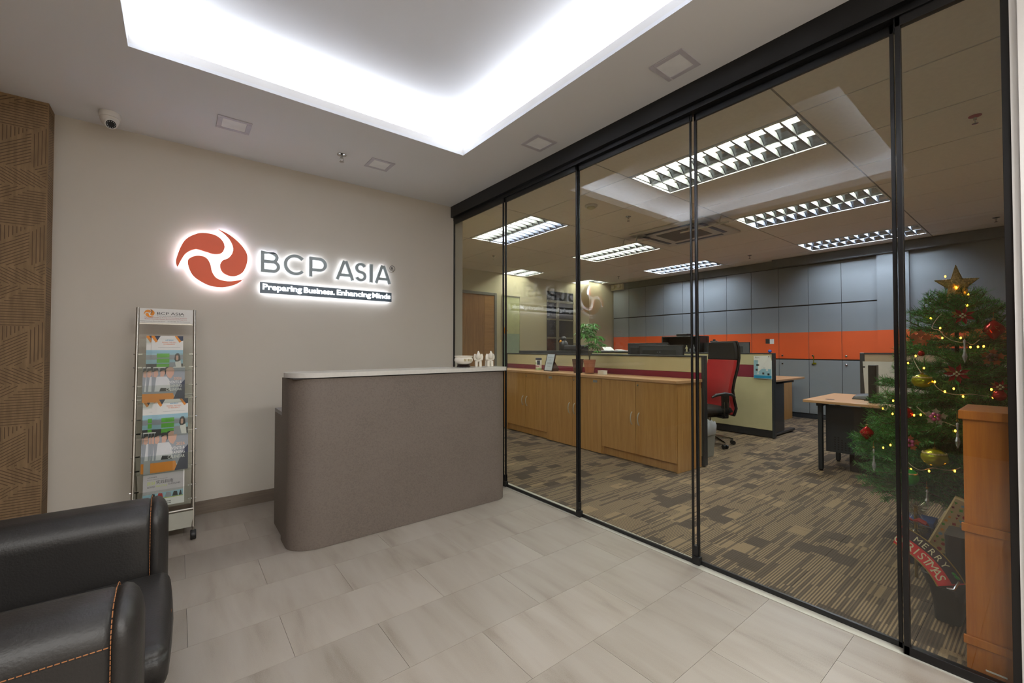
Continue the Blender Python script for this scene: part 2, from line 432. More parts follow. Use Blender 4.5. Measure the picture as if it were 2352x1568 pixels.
def stroke(mb, pts, w, plane_at, thick, m=0, closed=False):
    """flat ribbon letter stroke in the x-z plane, extruded in y"""
    n = len(pts); L = []; R = []
    for i in range(n):
        a = Vector(pts[i-1] if (i > 0 or closed) else pts[i]); b = Vector(pts[i]); c = Vector(pts[(i+1) % n] if (i < n-1 or closed) else pts[i])
        d1 = (b-a); d2 = (c-b)
        if d1.length < 1e-9: d1 = d2
        if d2.length < 1e-9: d2 = d1
        d1.normalize(); d2.normalize(); t = (d1+d2).normalized(); nn = Vector((-t.y, t.x)); k = w/2/max(.35, nn.dot(Vector((-d1.y, d1.x))))
        L.append(b+nn*k); R.append(b-nn*k)
    vs = []; fs = []
    for i in range(n):
        for q in (L[i], R[i]):
            vs.append((q.x, plane_at, q.y)); vs.append((q.x, plane_at+thick, q.y))
    rng = range(n if closed else n-1)
    for i in rng:
        a = 4*i; b = 4*((i+1) % n)
        fs += [(a, a+2, b+2, b), (a+1, b+1, b+3, a+3), (a, b, b+1, a+1), (a+2, a+3, b+3, b+2)]
    if not closed: fs += [(0, 1, 3, 2), (4*n-4, 4*n-2, 4*n-1, 4*n-3)]
    return mb.add(vs, fs, m)
def spline(pts, closed=True, n=6):
    out = []; N_ = len(pts)
    for i in range(N_ if closed else N_-1):
        p0 = pts[(i-1) % N_] if closed or i > 0 else pts[i]; p1 = pts[i]; p2 = pts[(i+1) % N_]; p3 = pts[(i+2) % N_] if closed or i < N_-2 else p2
        for k in range(n):
            t = k/n
            out.append(tuple(.5*((2*p1[j])+(-p0[j]+p2[j])*t+(2*p0[j]-5*p1[j]+4*p2[j]-p3[j])*t*t+(-p0[j]+3*p1[j]-3*p2[j]+p3[j])*t**3) for j in range(len(p1))))
    if not closed: out.append(tuple(pts[-1]))
    return out
def rbox(x0, x1, y0, y1, z0, z1): return MB().box(x0, x1, y0, y1, z0, z1)

# ================================================================== STRUCTURE: lobby
WY = 4.114; CZ = 2.85
fl = struct('floor')
MB().box(-2.6, 2.40, -2.4, WY, -.12, -.004).build('floor_slab', M_dgrey, fl)
me0 = None
k = 0
for r in range(-7, 12):
    yb = .575+.3485*r
    if yb > WY or yb+.3485 < -2.4: continue
    ya, yc = max(yb, -2.4), min(yb+.3485, WY)
    xs = .05+(.35 if r % 2 == 0 else 0)
    for c in range(-5, 5):
        xa = xs+.70*c; xb = xa+.70; xa_, xb_ = max(xa, -2.6), min(xb, 2.40)
        if xb_-xa_ < .02: continue
        full = (xa_ == xa and xb_ == xb and ya == yb and yc == yb+.3485)
        if full and me0:
            o = bpy.data.objects.new('floor_tile', me0); COL.objects.link(o); o.parent = fl; o.location = (xa, yb, 0)
        else:
            g = .0007
            mb = MB().box(g, xb_-xa_-g, g, yc-ya-g, -.004, 0.0)
            o = mb.build('floor_tile', M_vinyl); o.parent = fl; o.location = (xa_, ya, 0)
            if full: me0 = o.data
wb = MB().box(-2.6, 2.52, WY, WY+.12, 0, 3.25).build('wall_back', M_wall); wb['kind'] = 'structure'
MB().box(-.66, .80, WY-.014, WY, 0, .1).build('baseboard_back', M_skirt, kind='structure')
MB().box(-2.72, -2.6, -2.4, WY+.12, 0, 3.25).build('wall_left', M_paperwall, kind='structure')
MB().box(-2.72, 2.52, -2.52, -2.4, 0, 3.25).build('wall_front', M_wall, kind='structure')
MB().box(2.39, 2.462, -2.4, .035, 0, 3.25).build('wall_right', M_wall, kind='structure')
MB().box(2.375, 2.39, .035, .07, 0, CZ).box(2.39, 2.46, .035, .09, 0, CZ).build('trim_1', M_white, kind='structure')
# patterned pier left
px_, py_ = -.662, 3.957
pier = struct('wall_pier')
MB().box(-2.6, px_, py_, WY, 0, CZ).build('pier_body', M_paperwall, pier)
def hatch(mb, poly, ang, spacing, w, tr):
    ca, sa = math.cos(ang), math.sin(ang)
    R = [(x*ca+y*sa, -x*sa+y*ca) for x, y in poly]
    y0 = min(p[1] for p in R); y1 = max(p[1] for p in R); y = math.floor(y0/spacing)*spacing+spacing/2
    while y < y1:
        xs = []
        for i in range(len(R)):
            a, b = R[i], R[(i+1) % len(R)]
            if (a[1] > y) != (b[1] > y): xs.append(a[0]+(y-a[1])/(b[1]-a[1])*(b[0]-a[0]))
        xs.sort()
        for i in range(0, len(xs)-1, 2):
            a, b = xs[i]+.003, xs[i+1]-.003
            if b-a < .006: continue
            q = [(a, y-w/2), (b, y-w/2), (b, y+w/2), (a, y+w/2)]
            q = [(x*ca-yy*sa, x*sa+yy*ca) for x, yy in q]
            mb.add([tr(p, 0) for p in q]+[tr(p, .0012) for p in q], [(0, 1, 2, 3)] if False else [(3, 2, 1, 0), (4, 5, 6, 7), (0, 1, 5, 4), (1, 2, 6, 5), (2, 3, 7, 6), (3, 0, 4, 7)])
        y += spacing
PC = [([(195, 420), (275, 365), (275, 585), (195, 628)], 90), ([(0, 398), (185, 398), (0, 515)], 90), ([(0, 522), (185, 418), (185, 590), (130, 634), (0, 636)], 32),
      ([(0, 645), (185, 645), (275, 705), (275, 742), (0, 742)], -32), ([(0, 752), (160, 750), (0, 858)], 32), ([(0, 872), (170, 762), (275, 762), (275, 940), (190, 985), (0, 985)], 0),
      ([(200, 636), (275, 595), (275, 700)], 32)]
mb = MB()
for rep in range(-1, 5):
    for poly, a in PC:
        for mir in (0, 1, 2):
            P = []
            for (zx, zy) in poly:
                u = (275-zx)*.00076
                if mir == 1: u = 2*.209-u
                if mir == 2: u = 2*.209+u
                P.append((-u, 1.155-(zy-400)*.00105+.617*rep-.35))
            aa = a if mir != 1 else -a
            zmin = min(p[1] for p in P); zmax = max(p[1] for p in P)
            if zmin < .02 or zmax > CZ-.01:
                P = [(x, min(max(z, .02), CZ-.01)) for x, z in P]
                if max(p[1] for p in P)-min(p[1] for p in P) < .02: continue
            hatch(mb, P, math.radians(aa), .0165, .0042, lambda p, t: (px_-.002+p[0], py_-t, p[1]))
for z in [i*.0165 for i in range(2, 171)]:
    k = int(z/.3) % 2
    mb.box(px_, px_+.0012, py_+.012, WY-.02, z, z+.004) if k else mb.add([(px_+.001, py_+.012, z), (px_+.001, WY-.02, z+.06), (px_+.001, WY-.02, z+.064), (px_+.001, py_+.012, z+.004)], [(0, 1, 2, 3)])
mb.build('wallpaper_relief', M_paperline, pier, kind='stuff')
# ceiling with cove
x0, x1, y0, y1 = COVE
ce = struct('ceiling')
mb = MB(); t0_, t1_ = CZ, CZ+.02
mb.box(-2.6, x0, -2.4, WY, t0_, t1_); mb.box(x1, 2.40, -2.4, WY, t0_, t1_); mb.box(x0, x1, -2.4, y0, t0_, t1_); mb.box(x0, x1, y1, WY, t0_, t1_)
mb.build('ceiling_board', M_ceil, ce)
mb = MB(); f = .012; zf = CZ+.066
mb.box(x0-f, x0, y0-f, y1+f, t1_, zf); mb.box(x1, x1+f, y0-f, y1+f, t1_, zf); mb.box(x0, x1, y0-f, y0, t1_, zf); mb.box(x0, x1, y1, y1+f, t1_, zf)
mb.build('cove_fascia', M_white, ce)
q = .19; zu = 3.08
mb = MB()
mb.box(x0-q-.02, x0-q, y0-q, y1+q, t1_, zu); mb.box(x1+q, x1+q+.02, y0-q, y1+q, t1_, zu); mb.box(x0-q, x1+q, y0-q-.02, y0-q, t1_, zu); mb.box(x0-q, x1+q, y1+q, y1+q+.02, t1_, zu)
mb.box(x0-q-.02, x1+q+.02, y0-q-.02, y1+q+.02, zu, zu+.03)
mb.build('raised_ceiling', M_ceil, ce)
# beam over the glass
MB().box(2.365, 2.47, .09, WY, 2.73, CZ).box(2.40, 2.47, .09, WY, 2.7, 2.73).build('trim_2', M_black, kind='structure')
MB().box(2.47, 2.56, -.5, WY, 2.74, 3.25).build('trim_3', M_white, kind='structure')
MB().box(2.40, 2.50, 1.33, WY, -.03, .003).box(2.40, 2.47, .09, 1.33, -.03, .003).build('trim_4', M_aluw, kind='structure')
# glass panels: y0,y1,x,(stiles),bottom rail height
def glass_panel(n, ya, yb, x, sts, rail, w=.016, d=.015, top=2.66):
    r = struct('door_%d' % n, (x, (ya+yb)/2, 0))
    for (a, b) in sts: MB().box(x-d/2, x+d/2, a, b, .004, 2.71).build('stile', M_black, r, bevel=.001, seg=1)
    MB().box(x-d/2, x+d/2, ya, yb, .004, .004+rail).build('bottom_rail', M_black, r, bevel=.001, seg=1)
    MB().box(x-d/2, x+d/2, ya, yb, top, 2.71).build('top_rail', M_black, r, bevel=.001, seg=1)
    MB().box(x-.004, x+.004, ya+.003, yb-.003, .012, 2.68).build('glass_pane', M_glass, r)
glass_panel(1, 3.186, 4.112, 2.408, [(4.098, 4.112), (3.196, 3.206)], .022, w=.012)
glass_panel(2, 2.268, 3.192, 2.424, [(3.176, 3.19), (2.268, 2.284)], .022)
glass_panel(3, 1.342, 2.276, 2.440, [(2.262, 2.272), (1.349, 1.358)], .022)
glass_panel(4, .414, 1.338, 2.456, [(1.322, 1.337), (.42, .434)], .024)
glass_panel(5, .09, .412, 2.425, [(.392, .41), (.09, .112)], .036, d=.03)
for i, (x, y) in enumerate([(2.424, 3.19), (2.432, 2.27), (2.448, 1.34)]):
    tag(MB().box(x-.022, x+.012, y-.03, y+.012, .004, .05).box(x-.014, x+.014, y-.014, y+.014, .05, .11).build('floor_guide', M_blackp, bevel=.002),
        'small black floor guide block at the foot of the %s joint between glass panels' % ['far', 'middle', 'near'][i], 'floor guide', 'guide blocks along the glass partition')

# downlights
def downlight(cx, cy_, label):
    t = thing('recessed_downlight', label, 'ceiling light', (cx, cy_, CZ), 'square recessed downlights in the lobby ceiling')
    a, b = .1, .07
    mb = MB(); z0, z1 = CZ-.006, CZ-.0005
    mb.box(cx-a, cx+a, cy_-a, cy_-b, z0, z1).box(cx-a, cx+a, cy_+b, cy_+a, z0, z1).box(cx-a, cx-b, cy_-b, cy_+b, z0, z1).box(cx+b, cx+a, cy_-b, cy_+b, z0, z1)
    mb.build('frame', M_dlf, t, bevel=.002, seg=1)
    MB().box(cx-b, cx+b, cy_-b, cy_+b, CZ-.003, CZ-.0005).build('diffuser', M_lens, t)
downlight(.297, 3.535, 'square downlight above the left part of the sign wall')
downlight(1.34, 3.535, 'square downlight above the reception counter, beside the sprinkler')
downlight(2.156, 2.415, 'square downlight in the ceiling strip by the glass, farther one')
downlight(2.153, 1.282, 'square downlight in the ceiling strip by the glass, nearer one')
# sprinklers
def sprinkler(x, y, z, label, cup=None):
    t = thing('fire_sprinkler', label, 'sprinkler', (x, y, z), 'ceiling sprinklers')
    MB().lathe([(.036, -.001), (.036, -.004), (.022, -.010), (.012, -.012)], (x, y, z), 16).build('escutcheon', cup or M_chrome, t, smooth=True)
    mb = MB().cyl((x, y, z-.01), (x, y, z-.03), .010, 10)
    mb.ring([(x-.011, y, z-.028), (x-.015, y, z-.042), (x-.004, y, z-.056)], .0025, 6).ring([(x+.011, y, z-.028), (x+.015, y, z-.042), (x+.004, y, z-.056)], .0025, 6)
    mb.build('frame_arms', M_chrome, t, smooth=True)
    MB().lathe([(.004, -.054), (.018, -.058), (.018, -.060), (.004, -.061)], (x, y, z), 14).build('deflector', M_chrome, t, smooth=True)
sprinkler(1.03, 3.542, CZ, 'chrome sprinkler head in the white lobby ceiling')
# security camera
cx, cy_ = -.37, 3.87
t = thing('security_camera', 'white dome security camera on the ceiling near the brown pier', 'camera', (cx, cy_, CZ))
MB().lathe([(.054, -.001), (.056, -.02), (.054, -.034), (.05, -.036)], (cx, cy_, CZ), 32).build('base', M_white, t, smooth=True)
MB().lathe([(.05, -.034), (.049, -.05), (.043, -.068), (.03, -.086), (.012, -.095)], (cx, cy_, CZ), 32).build('housing', M_white, t, smooth=True)
d = Vector((.25, -.9, -.75)).normalized(); c0 = Vector((cx, cy_, CZ-.055))
MB().ring([c0+d*.03, c0+d*.046, c0+d*.05], [.036, .034, .03], 24).build('lens_ring', M_white, t, smooth=True)
MB().ring([c0+d*.047, c0+d*.052], [.027, .026], 24).build('lens', M_blackp, t, smooth=True)
mb = MB(); u = d.cross(Vector((0, 0, 1))).normalized(); w = d.cross(u)
for k in range(12):
    a = 2*PI*k/12; mb.ball(c0+d*.052+u*math.cos(a)*.02+w*math.sin(a)*.02, .0025, 6)
mb.build('infrared_led', M_pshirt, t, kind='stuff')

# ================================================================== SIGN
SY = 4.062; TH = .022     # front of letters, thickness; gap to the wall behind
def catmull_tip(pts, tips):
    out = []
    n = len(pts)
    idx = tips[0]
    seq = [pts[(idx+i) % n] for i in range(n)]+[pts[idx]]
    return spline(seq, closed=False, n=6)[:-1]
SW = [
 [(-.012, 1.957), (.033, 2.097), (.108, 2.165), (.173, 2.18), (.234, 2.17), (.275, 2.135), (.289, 2.087), (.269, 2.039), (.222, 2.024), (.162, 2.036), (.103, 2.046), (.046, 2.008), (.013, 1.944), (-.005, 1.891)],
 [(.247, 2.223), (.323, 2.189), (.394, 2.128), (.438, 2.058), (.442, 1.99), (.418, 1.911), (.375, 1.872), (.326, 1.863), (.277, 1.887), (.26, 1.934), (.273, 1.977), (.318, 2.012), (.342, 2.061), (.338, 2.111), (.309, 2.165)],
 [(.056, 1.942), (.078, 1.98), (.123, 1.998), (.169, 1.988), (.196, 1.943), (.21, 1.879), (.244, 1.833), (.306, 1.819), (.361, 1.827), (.418, 1.843), (.362, 1.799), (.285, 1.77), (.204, 1.772), (.131, 1.806), (.08, 1.857)]]
TIPS = [13, 0, 9]
def blades():
    return [catmull_tip(s, [t]) for s, t in zip(SW, TIPS)]
def inset(poly, d):
    n = len(poly); A = sum(poly[i][0]*poly[(i+1) % n][1]-poly[(i+1) % n][0]*poly[i][1] for i in range(n)); sg = 1 if A > 0 else -1; out = []
    for i in range(n):
        a, b, c = Vector(poly[i-1]), Vector(poly[i]), Vector(poly[(i+1) % n]); t = (c-a).normalized(); out.append(tuple(b+Vector((-t.y, t.x))*sg*d))
    return out
def tess(poly, y):
    bm = bmesh.new(); vs = [bm.verts.new((p[0], y, p[1])) for p in poly]; f = bm.faces.new(vs)
    r = bmesh.ops.triangulate(bm, faces=[f]); 
    bm.verts.index_update(); V = [tuple(v.co) for v in bm.verts]; F = [tuple(v.index for v in f.verts) for f in bm.faces]; bm.free()
    return V, F
t = thing('logo_emblem', 'large orange three-bladed swirl emblem, halo lit, on the cream wall', 'sign', (.215, WY, 1.77))
for poly in blades():
    p = MB().prism(poly, 'y', SY, SY+TH).build('swirl_blade', M_signor, t)
    V, F = tess(inset(poly, .007), SY+TH+.001)
    MB().add(V, F).build('backlight', M_halo, p)
t = thing('sign_lettering', 'grey halo-lit letters spelling BCP ASIA beside the orange emblem', 'sign', (1.1, WY, 1.92))
zb, zt = 1.922, 2.097; H_ = zt-zb; SWD = .024
def arc(cx, cz, rx, rz, a0, a1, n=18):
    return [(cx+rx*math.cos(math.radians(a0+(a1-a0)*i/n)), cz+rz*math.sin(math.radians(a0+(a1-a0)*i/n))) for i in range(n+1)]
h = SWD/2
def L_B(x0, x1):
    zm = (zb+zt)/2+.004; r1 = (zt-h-zm)/2; r2 = (zm-zb-h)/2; xa = x0+h
    return [[(xa, zb), (xa, zt)], [(xa, zt-h), (x1-.01-r1-h, zt-h)]+arc(x1-.012-r1-h, zm+r1, r1, r1, 90, -90, 12)+[(xa, zm)], [(xa, zm), (x1-r2-h, zm)]+arc(x1-r2-h, zb+h+r2, r2, r2, 90, -90, 12)+[(xa, zb+h)]]
def L_C(x0, x1):
    cx = x0+H_/2; return [arc(cx, (zb+zt)/2, H_/2-h+.002, H_/2-h+.002, 42, 318, 30)]
def L_P(x0, x1):
    zm = zb+H_*.36; r = (zt-h-zm)/2; xa = x0+h
    return [[(xa, zb), (xa, zt)], [(xa, zt-h), (x1-r-h, zt-h)]+arc(x1-r-h, zm+r, r, r, 90, -90, 14)+[(xa, zm)]]
def L_A(x0, x1):
    xm = (x0+x1)/2; k = .26
    return [[(x0+h, zb), (xm-h*.5, zt)], [(x1-h, zb), (xm+h*.5, zt)], [(x0+(xm-x0)*.3+h*.6, zb+H_*.25), (x1-(xm-x0)*.3-h*.6, zb+H_*.25)]]
def L_S(x0, x1):
    cx = (x0+x1)/2; rx = (x1-x0)/2-h; rz = (H_-2*h)/4; c1 = zt-h-rz; c2 = zb+h+rz
    return [arc(cx, c1, rx, rz, 25, 180, 12)+arc(cx, c1, rx, rz, 195, 262, 5)+arc(cx, c2, rx, rz, 82, -15, 8)[1:]+arc(cx, c2, rx, rz, -25, -160, 12)]
def L_I(x0, x1): return [[((x0+x1)/2, zb), ((x0+x1)/2, zt)]]
LET = [(L_B, .54, .681), (L_C, .713, .885), (L_P, .913, 1.059), (L_A, 1.139, 1.303), (L_S, 1.315, 1.418), (L_I, 1.45, 1.482), (L_A, 1.502, 1.663)]
for fn, a, b in LET:
    mb = MB(); mh = MB()
    for si, pl in enumerate(fn(a, b)):
        w = SWD if fn is not L_I else .028
        stroke(mb, pl, w, SY-.0006*si, TH); stroke(mh, pl, w*.5, SY+TH+.001, .001)
    p = mb.build('letter', M_signgrey, t); mh.build('backlight', M_halo, p)
mb = MB(); mb.lathe([(.029, 0), (.029, .018)], (1.675, SY, 2.079), 24, ax='y')
p = mb.build('registered_mark', M_offwhite, t)
mb = MB(); text(mb, 'R', 1.664, 2.066, h=.026, plane='y', at=SY-.001, offset=.02); stroke(mb, arc(1.675, 2.079, .0265, .0265, 0, 345, 24), .004, SY-.001, .0008, closed=True)
mb.build('mark_print', M_pdark, p)
t = thing('slogan_plate', 'dark backlit strip reading Preparing Business. Enhancing Minds', 'sign', (1.1, WY, 1.75))
V = [(.536, 1.746), (1.668, 1.746), (1.668, 1.836), (.536, 1.836)]
p = MB().prism(V, 'y', SY, SY+TH).build('plate', M_plate, t)
MB().box(.55, 1.654, SY+TH+.001, SY+TH+.002, 1.757, 1.825).build('backlight', M_halo, p)
for body, xa, xb in [('Preparing', .553, .853), ('Business.', .868, 1.128), ('Enhancing', 1.146, 1.462), ('Minds', 1.474, 1.655)]:
    mb = MB(); hgt = .066 if 'p' in body or 'g' in body else .050
    zz = 1.758 if hgt > .06 else 1.772
    text(mb, body, xa, zz, h=hgt, w=xb-xa, plane='y', at=SY-.003, offset=.028, thick=.003)
    mb.build('slogan_word', M_litwhite, t)

# ================================================================== RECEPTION COUNTER
def rounded(x0, x1, y0, y1, rl, rr, n=10):
    """footprint with rounded corners: rl both corners at the left end, rr at the right end"""
    P = []
    for cx, cy2, r, a in [(x0+rl, y0+rl, rl, 180), (x1-rr, y0+rr, rr, 270), (x1-.01, y1-.01, .01, 0), (x0+min(rl, (y1-y0)/2), y1-min(rl, (y1-y0)/2), min(rl, (y1-y0)/2), 90)]:
        for i in range(n+1):
            q = math.radians(a+90*i/n); P.append((cx+r*math.cos(q), cy2+r*math.sin(q)))
    return P
t = thing('reception_counter', 'grey-brown reception counter with rounded ends under a white slab top', 'counter', (1.4, 3.1, 0))
P = []
n = 12
for i in range(n+1): q = math.radians(180+90*i/n); P.append((.56+.19+.19*math.cos(q), 2.93+.15+.15*math.sin(q)))
for i in range(n+1): q = math.radians(270+90*i/n); P.append((2.25-.12+.12*math.cos(q), 2.93+.09+.09*math.sin(q)))
P += [(2.25, 3.23), (.56, 3.23)]
MB().prism(P, 'z', 0.002, 1.088).build('front_body', M_counter, t, smooth=True)
MB().box(.572, 2.25, 3.23, 3.56, .002, .82).build('desk_body', M_counter, t, bevel=.002)
MB().box(.572, 2.25, 3.23, 3.56, .82, .847).build('work_surface', mat('grey_desk_top', (128, 126, 128), .4), t, bevel=.002)
MB().box(.575, 2.24, 2.95, 3.22, 1.088, 1.096).build('shadow_gap', M_blackp, t)
P = []
for i in range(n+1): q = math.radians(180+90*i/n); P.append((.545+.17+.17*math.cos(q), 2.912+.16+.16*math.sin(q)))
for i in range(n+1): q = math.radians(270+90*i/n); P.append((2.275-.1+.1*math.cos(q), 2.912+.1+.1*math.sin(q)))
P += [(2.275, 3.22)]
for i in range(n+1): q = math.radians(90+90*i/n); P.append((.545+.15+.15*math.cos(q), 3.22-.14+.14*math.sin(q)))
MB().prism(P, 'z', 1.096, 1.126).build('slab_top', M_stone, t, smooth=True, label='white stone counter slab')
ZT_ = 1.1265
# bowl
c = (1.905, 3.09, ZT_)
t = thing('treasure_bowl', 'white porcelain bowl with gold characters on a dark stand at the counter end', 'bowl', c)
MB().lathe([(.042, 0), (.058, .003), (.06, .009), (.05, .013), (.055, .017), (.055, .021), (.048, .023)], c, 32).build('stand', M_dwood, t, smooth=True)
bp = MB().lathe([(.03, .022), (.05, .026), (.072, .042), (.079, .06), (.074, .078), (.069, .084), (.078, .090), (.078, .094), (.073, .096), (.068, .09), (.06, .06), (.02, .04)], c, 40).build('bowl_body', M_porc, t, smooth=True)
mb = MB()
for ch, a in (('聚', -112), ('寶', -90), ('盆', -70)):
    vs, fs = text_mesh(ch, h=.022)
    V = []
    for v in vs:
        an = math.radians(a)+(v[0]-.011)/.079; V.append((c[0]+.0800*math.cos(an), c[1]+.0800*math.sin(an), c[2]+.049+v[1]))
    mb.add(V, fs)
mb.build('gold_character', M_gold, bp)
# elephants
def elephant(loc, rotz, label):
    t = thing('elephant_figurine', label, 'figurine', loc, 'white elephant figurines on the counter', local=True, rotz=rotz)
    # faces -y
    mb = MB(); mb.lathe([(.004, -.045), (.022, -.04), (.03, -.02), (.032, .005), (.028, .03), (.014, .045), (.004, .05)], (0, .012, .066), 18, ax='y')
    mb.build('body', M_porc, t, smooth=True)
    MB().ball((0, -.024, .088), .027, 16, sz=1.05).build('head', M_porc, t, smooth=True)
    MB().ring([(0, -.036, .088), (0, -.046, .1), (0, -.047, .112), (0, -.042, .124), (0, -.038, .134)], [.025, .021, .015, .009, .0065], 10).build('trunk', M_porc, t, smooth=True)
    for s in (-1, 1):
        MB().lathe([(.003, -.008), (.012, -.006), (.014, 0), (.012, .006), (.003, .008)], (0, 0, 0), 16, ax='y').xf(Matrix.Translation((s*.029, -.02, .083)) @ Matrix.Rotation(s*.3, 4, 'Z') @ Matrix.Scale(2.1, 4, (0, 0, 1))).build('ear', M_porc, t, smooth=True)
        MB().ring([(s*.008, -.05, .076), (s*.010, -.064, .07), (s*.011, -.072, .074)], [.0035, .0028, .0012], 8).build('tusk', M_porc, t, smooth=True)
        for y in (-.022, .038): MB().cyl((s*.016, y, .05), (s*.017, y, .0005), .0125, 12, r2=.0125).build('leg', M_porc, t, smooth=True)
elephant((2.06, 3.10, ZT_), -.55, 'white porcelain elephant figurine with raised trunk, nearer the bowl')
elephant((2.185, 3.11, ZT_), -.3, 'white porcelain elephant figurine with raised trunk, at the counter edge')

# ================================================================== LITERATURE RACK
RX0, RX1 = -.215, .098
def ry(z): return 3.62+(z-.08)*.1886
t = thing('brochure_rack', 'tall silver literature rack on castors against the cream wall', 'rack', (-.06, 3.8, 0))
for xx, lab in ((RX0, 0), (RX1, 1)):
    MB().ring([(xx, ry(.07), .07), (xx, ry(1.565), 1.565)], .0095, 14).build('post', M_alu, t, smooth=True)
    MB().ring([(xx, ry(.10), .10), (xx, 3.80, .085), (xx, 4.02, .075)], .008, 10).build('base_arm', M_alu, t, smooth=True)
    MB().ring([(xx, 4.02, .075), (xx, 4.0, .3), (xx, ry(.62), .62)], .006, 10).build('rear_strut', M_alu, t, smooth=True)
yh = ry(1.51)-.012
hb = MB().box(RX0+.01, RX1-.01, yh, yh+.006, 1.462, 1.562).build('header_board', M_paper, t)
MB().box(RX0+.01, RX1-.01, yh-.004, yh+.012, 1.452, 1.461).build('header_rail', M_alu, t)
mb = MB()
def mini(poly, cx, cz, s): return [((p[0]-.215)*s+cx, (p[1]-1.99)*s+cz) for p in poly]
for poly in blades(): V, F = tess(mini(poly, -.155, 1.528, .125), yh-.0012); mb.add(V, F, 1)
text(mb, 'BCP ASIA', -.112, 1.520, h=.018, w=.15, plane='y', at=yh-.001, m=0)
text(mb, 'Preparing Business. Enhancing Minds', -.112, 1.508, h=.0065, w=.15, plane='y', at=yh-.001, m=0)
text(mb, 'The Leading Provider in Training and Consultancy Services for', -.18, 1.495, h=.008, w=.235, plane='y', at=yh-.001, m=2)
text(mb, 'Business Continuity, Disaster Recovery & Crisis Management', -.178, 1.484, h=.008, w=.23, plane='y', at=yh-.001, m=2)
text(mb, 'Business Continuity Planning Asia Pte Ltd', -.2, 1.470, h=.006, w=.13, plane='y', at=yh-.001, m=0)
text(mb, 'Tel: 6325 2080  Web: www.bcpasia.com', -.055, 1.470, h=.006, w=.125, plane='y', at=yh-.001, m=0)
mb.build('header_print', [M_pdark, M_porg, M_pred], hb)
ROW = [(1.14, 1.38), (.925, 1.165), (.705, .95), (.47, .735), (.25, .575)]
for i, (za, zb_) in enumerate(ROW):
    yy = ry((za+zb_)/2)
    p = MB()
    zt2 = za+.13
    p.box(RX0+.012, RX1-.012, ry(za)-.034, ry(za)-.031, za-.01, zt2-.02)
    p.box(RX0+.012, RX1-.012, ry(za)+.022, ry(za)+.024, za-.01, zt2+.08)
    p.box(RX0+.012, RX1-.012, ry(za)-.034, ry(za)+.024, za-.012, za-.009)
    p.build('clear_pocket', M_acryl, t)
    for zz in (za+.01, za+.1):
        for xx, s in ((RX0, 1), (RX1, -1)):
            MB().box(min(xx+s*.008, xx+s*.03), max(xx+s*.008, xx+s*.03), ry(zz)-.006, ry(zz)+.006, zz, zz+.008).cyl((xx-s*.016, ry(zz), zz+.004), (xx+s*.008, ry(zz), zz+.004), .004, 8).build('pocket_clip', M_chrome, t)
MB().box(RX0, RX1, 3.62, 3.626, .082, .19).box(RX0, RX1, 3.626, 3.95, .082, .088).build('base_panel', mat('base_panel_grey', (170, 170, 158), .5), t)
MB().ring([(RX0, 3.63, .2), (RX1, 3.63, .2)], .008, 12).build('cross_tube', M_alu, t, smooth=True)
MB().ring([(RX0, ry(.96), .96), (RX1, ry(.96), .96)], .004, 8).build('cross_tube', M_alu, t, smooth=True)
for xx in (RX0, RX1):
    for yy, lab in ((3.605, 0), (4.03, 1)):
        MB().lathe([(.029, -.016), (.032, -.011), (.032, .011), (.029, .016)], (xx, yy, .0325), 20, ax='x').build('castor_wheel', M_blackp, t, smooth=True)
        MB().cyl((xx, yy, .05), (xx, yy+.005, .085), .007, 10).box(xx-.016, xx+.016, yy-.012, yy+.012, .045, .058).build('castor_fork', M_chrome, t)
# brochures
def print_paving(mb, w, h, at):
    B = lambda pts, m, k=0: mb.add([(x*w, at-.0003-.0002*k, z*h) for x, z in pts], [tuple(range(len(pts)))], m)
    B([(0, 0), (1, 0), (1, .58), (0, .58)], 7)          # photo area, light blue
    B([(0, .30), (1, .30), (1, .44), (0, .44)], 8, 1)
    B([(0, 0), (1, 0), (1, .18), (0, .18)], 5, 1)
    for z in (.36, .21, .06): B([(.16, z), (.56, z), (.56, z+.12), (.16, z+.12)], 2, 2)
    B([(0, 1), (.27, 1), (.16, .84)], 0, 1); B([(0, 1), (.08, 1), (.18, .84), (.12, .80), (.0, .95)], 1, 2)
    B([(.78, 1), (1, 1), (1, .86), (.88, .84)], 0, 1); B([(.72, 1), (.80, 1), (.94, .84), (.88, .80)], 1, 2)
    # woman with laptop
    B([(.72, .0), (.96, 0), (.93, .26), (.84, .32), (.76, .26)], 4, 3)
    B([(.72, .3), (.74, .44), (.80, .49), (.87, .48), (.91, .40), (.92, .28), (.84, .24), (.76, .24)], 5, 4)
    B([(.77, .30), (.77, .40), (.81, .43), (.85, .40), (.85, .31), (.81, .27)], 6, 5)
    B([(.55, .0), (.80, .0), (.74, .22), (.56, .22)], 8, 5)
    text(mb, 'ezBCM360', .42*w, .86*h, h=.024*h*1.3, w=.26*w, plane='y', at=at-.001, m=9, offset=.01)
    text(mb, 'PAVING THE WAY', .32*w, .79*h, h=.036*h, w=.46*w, plane='y', at=at-.001, m=10)
    text(mb, 'TO RESILIENCY', .36*w, .735*h, h=.036*h, w=.38*w, plane='y', at=at-.001, m=10)
    text(mb, 'Comprehensive business continuity software', .2*w, .65*h, h=.016*h, w=.7*w, plane='y', at=at-.001, m=0)
PAVM = [M_dblue, M_porg, M_pgreen, M_lblue, M_paper, M_pdark, M_pskin, M_lblue, M_pgrey, M_blue, mat('orange_lettering', (214, 110, 40), .5)]
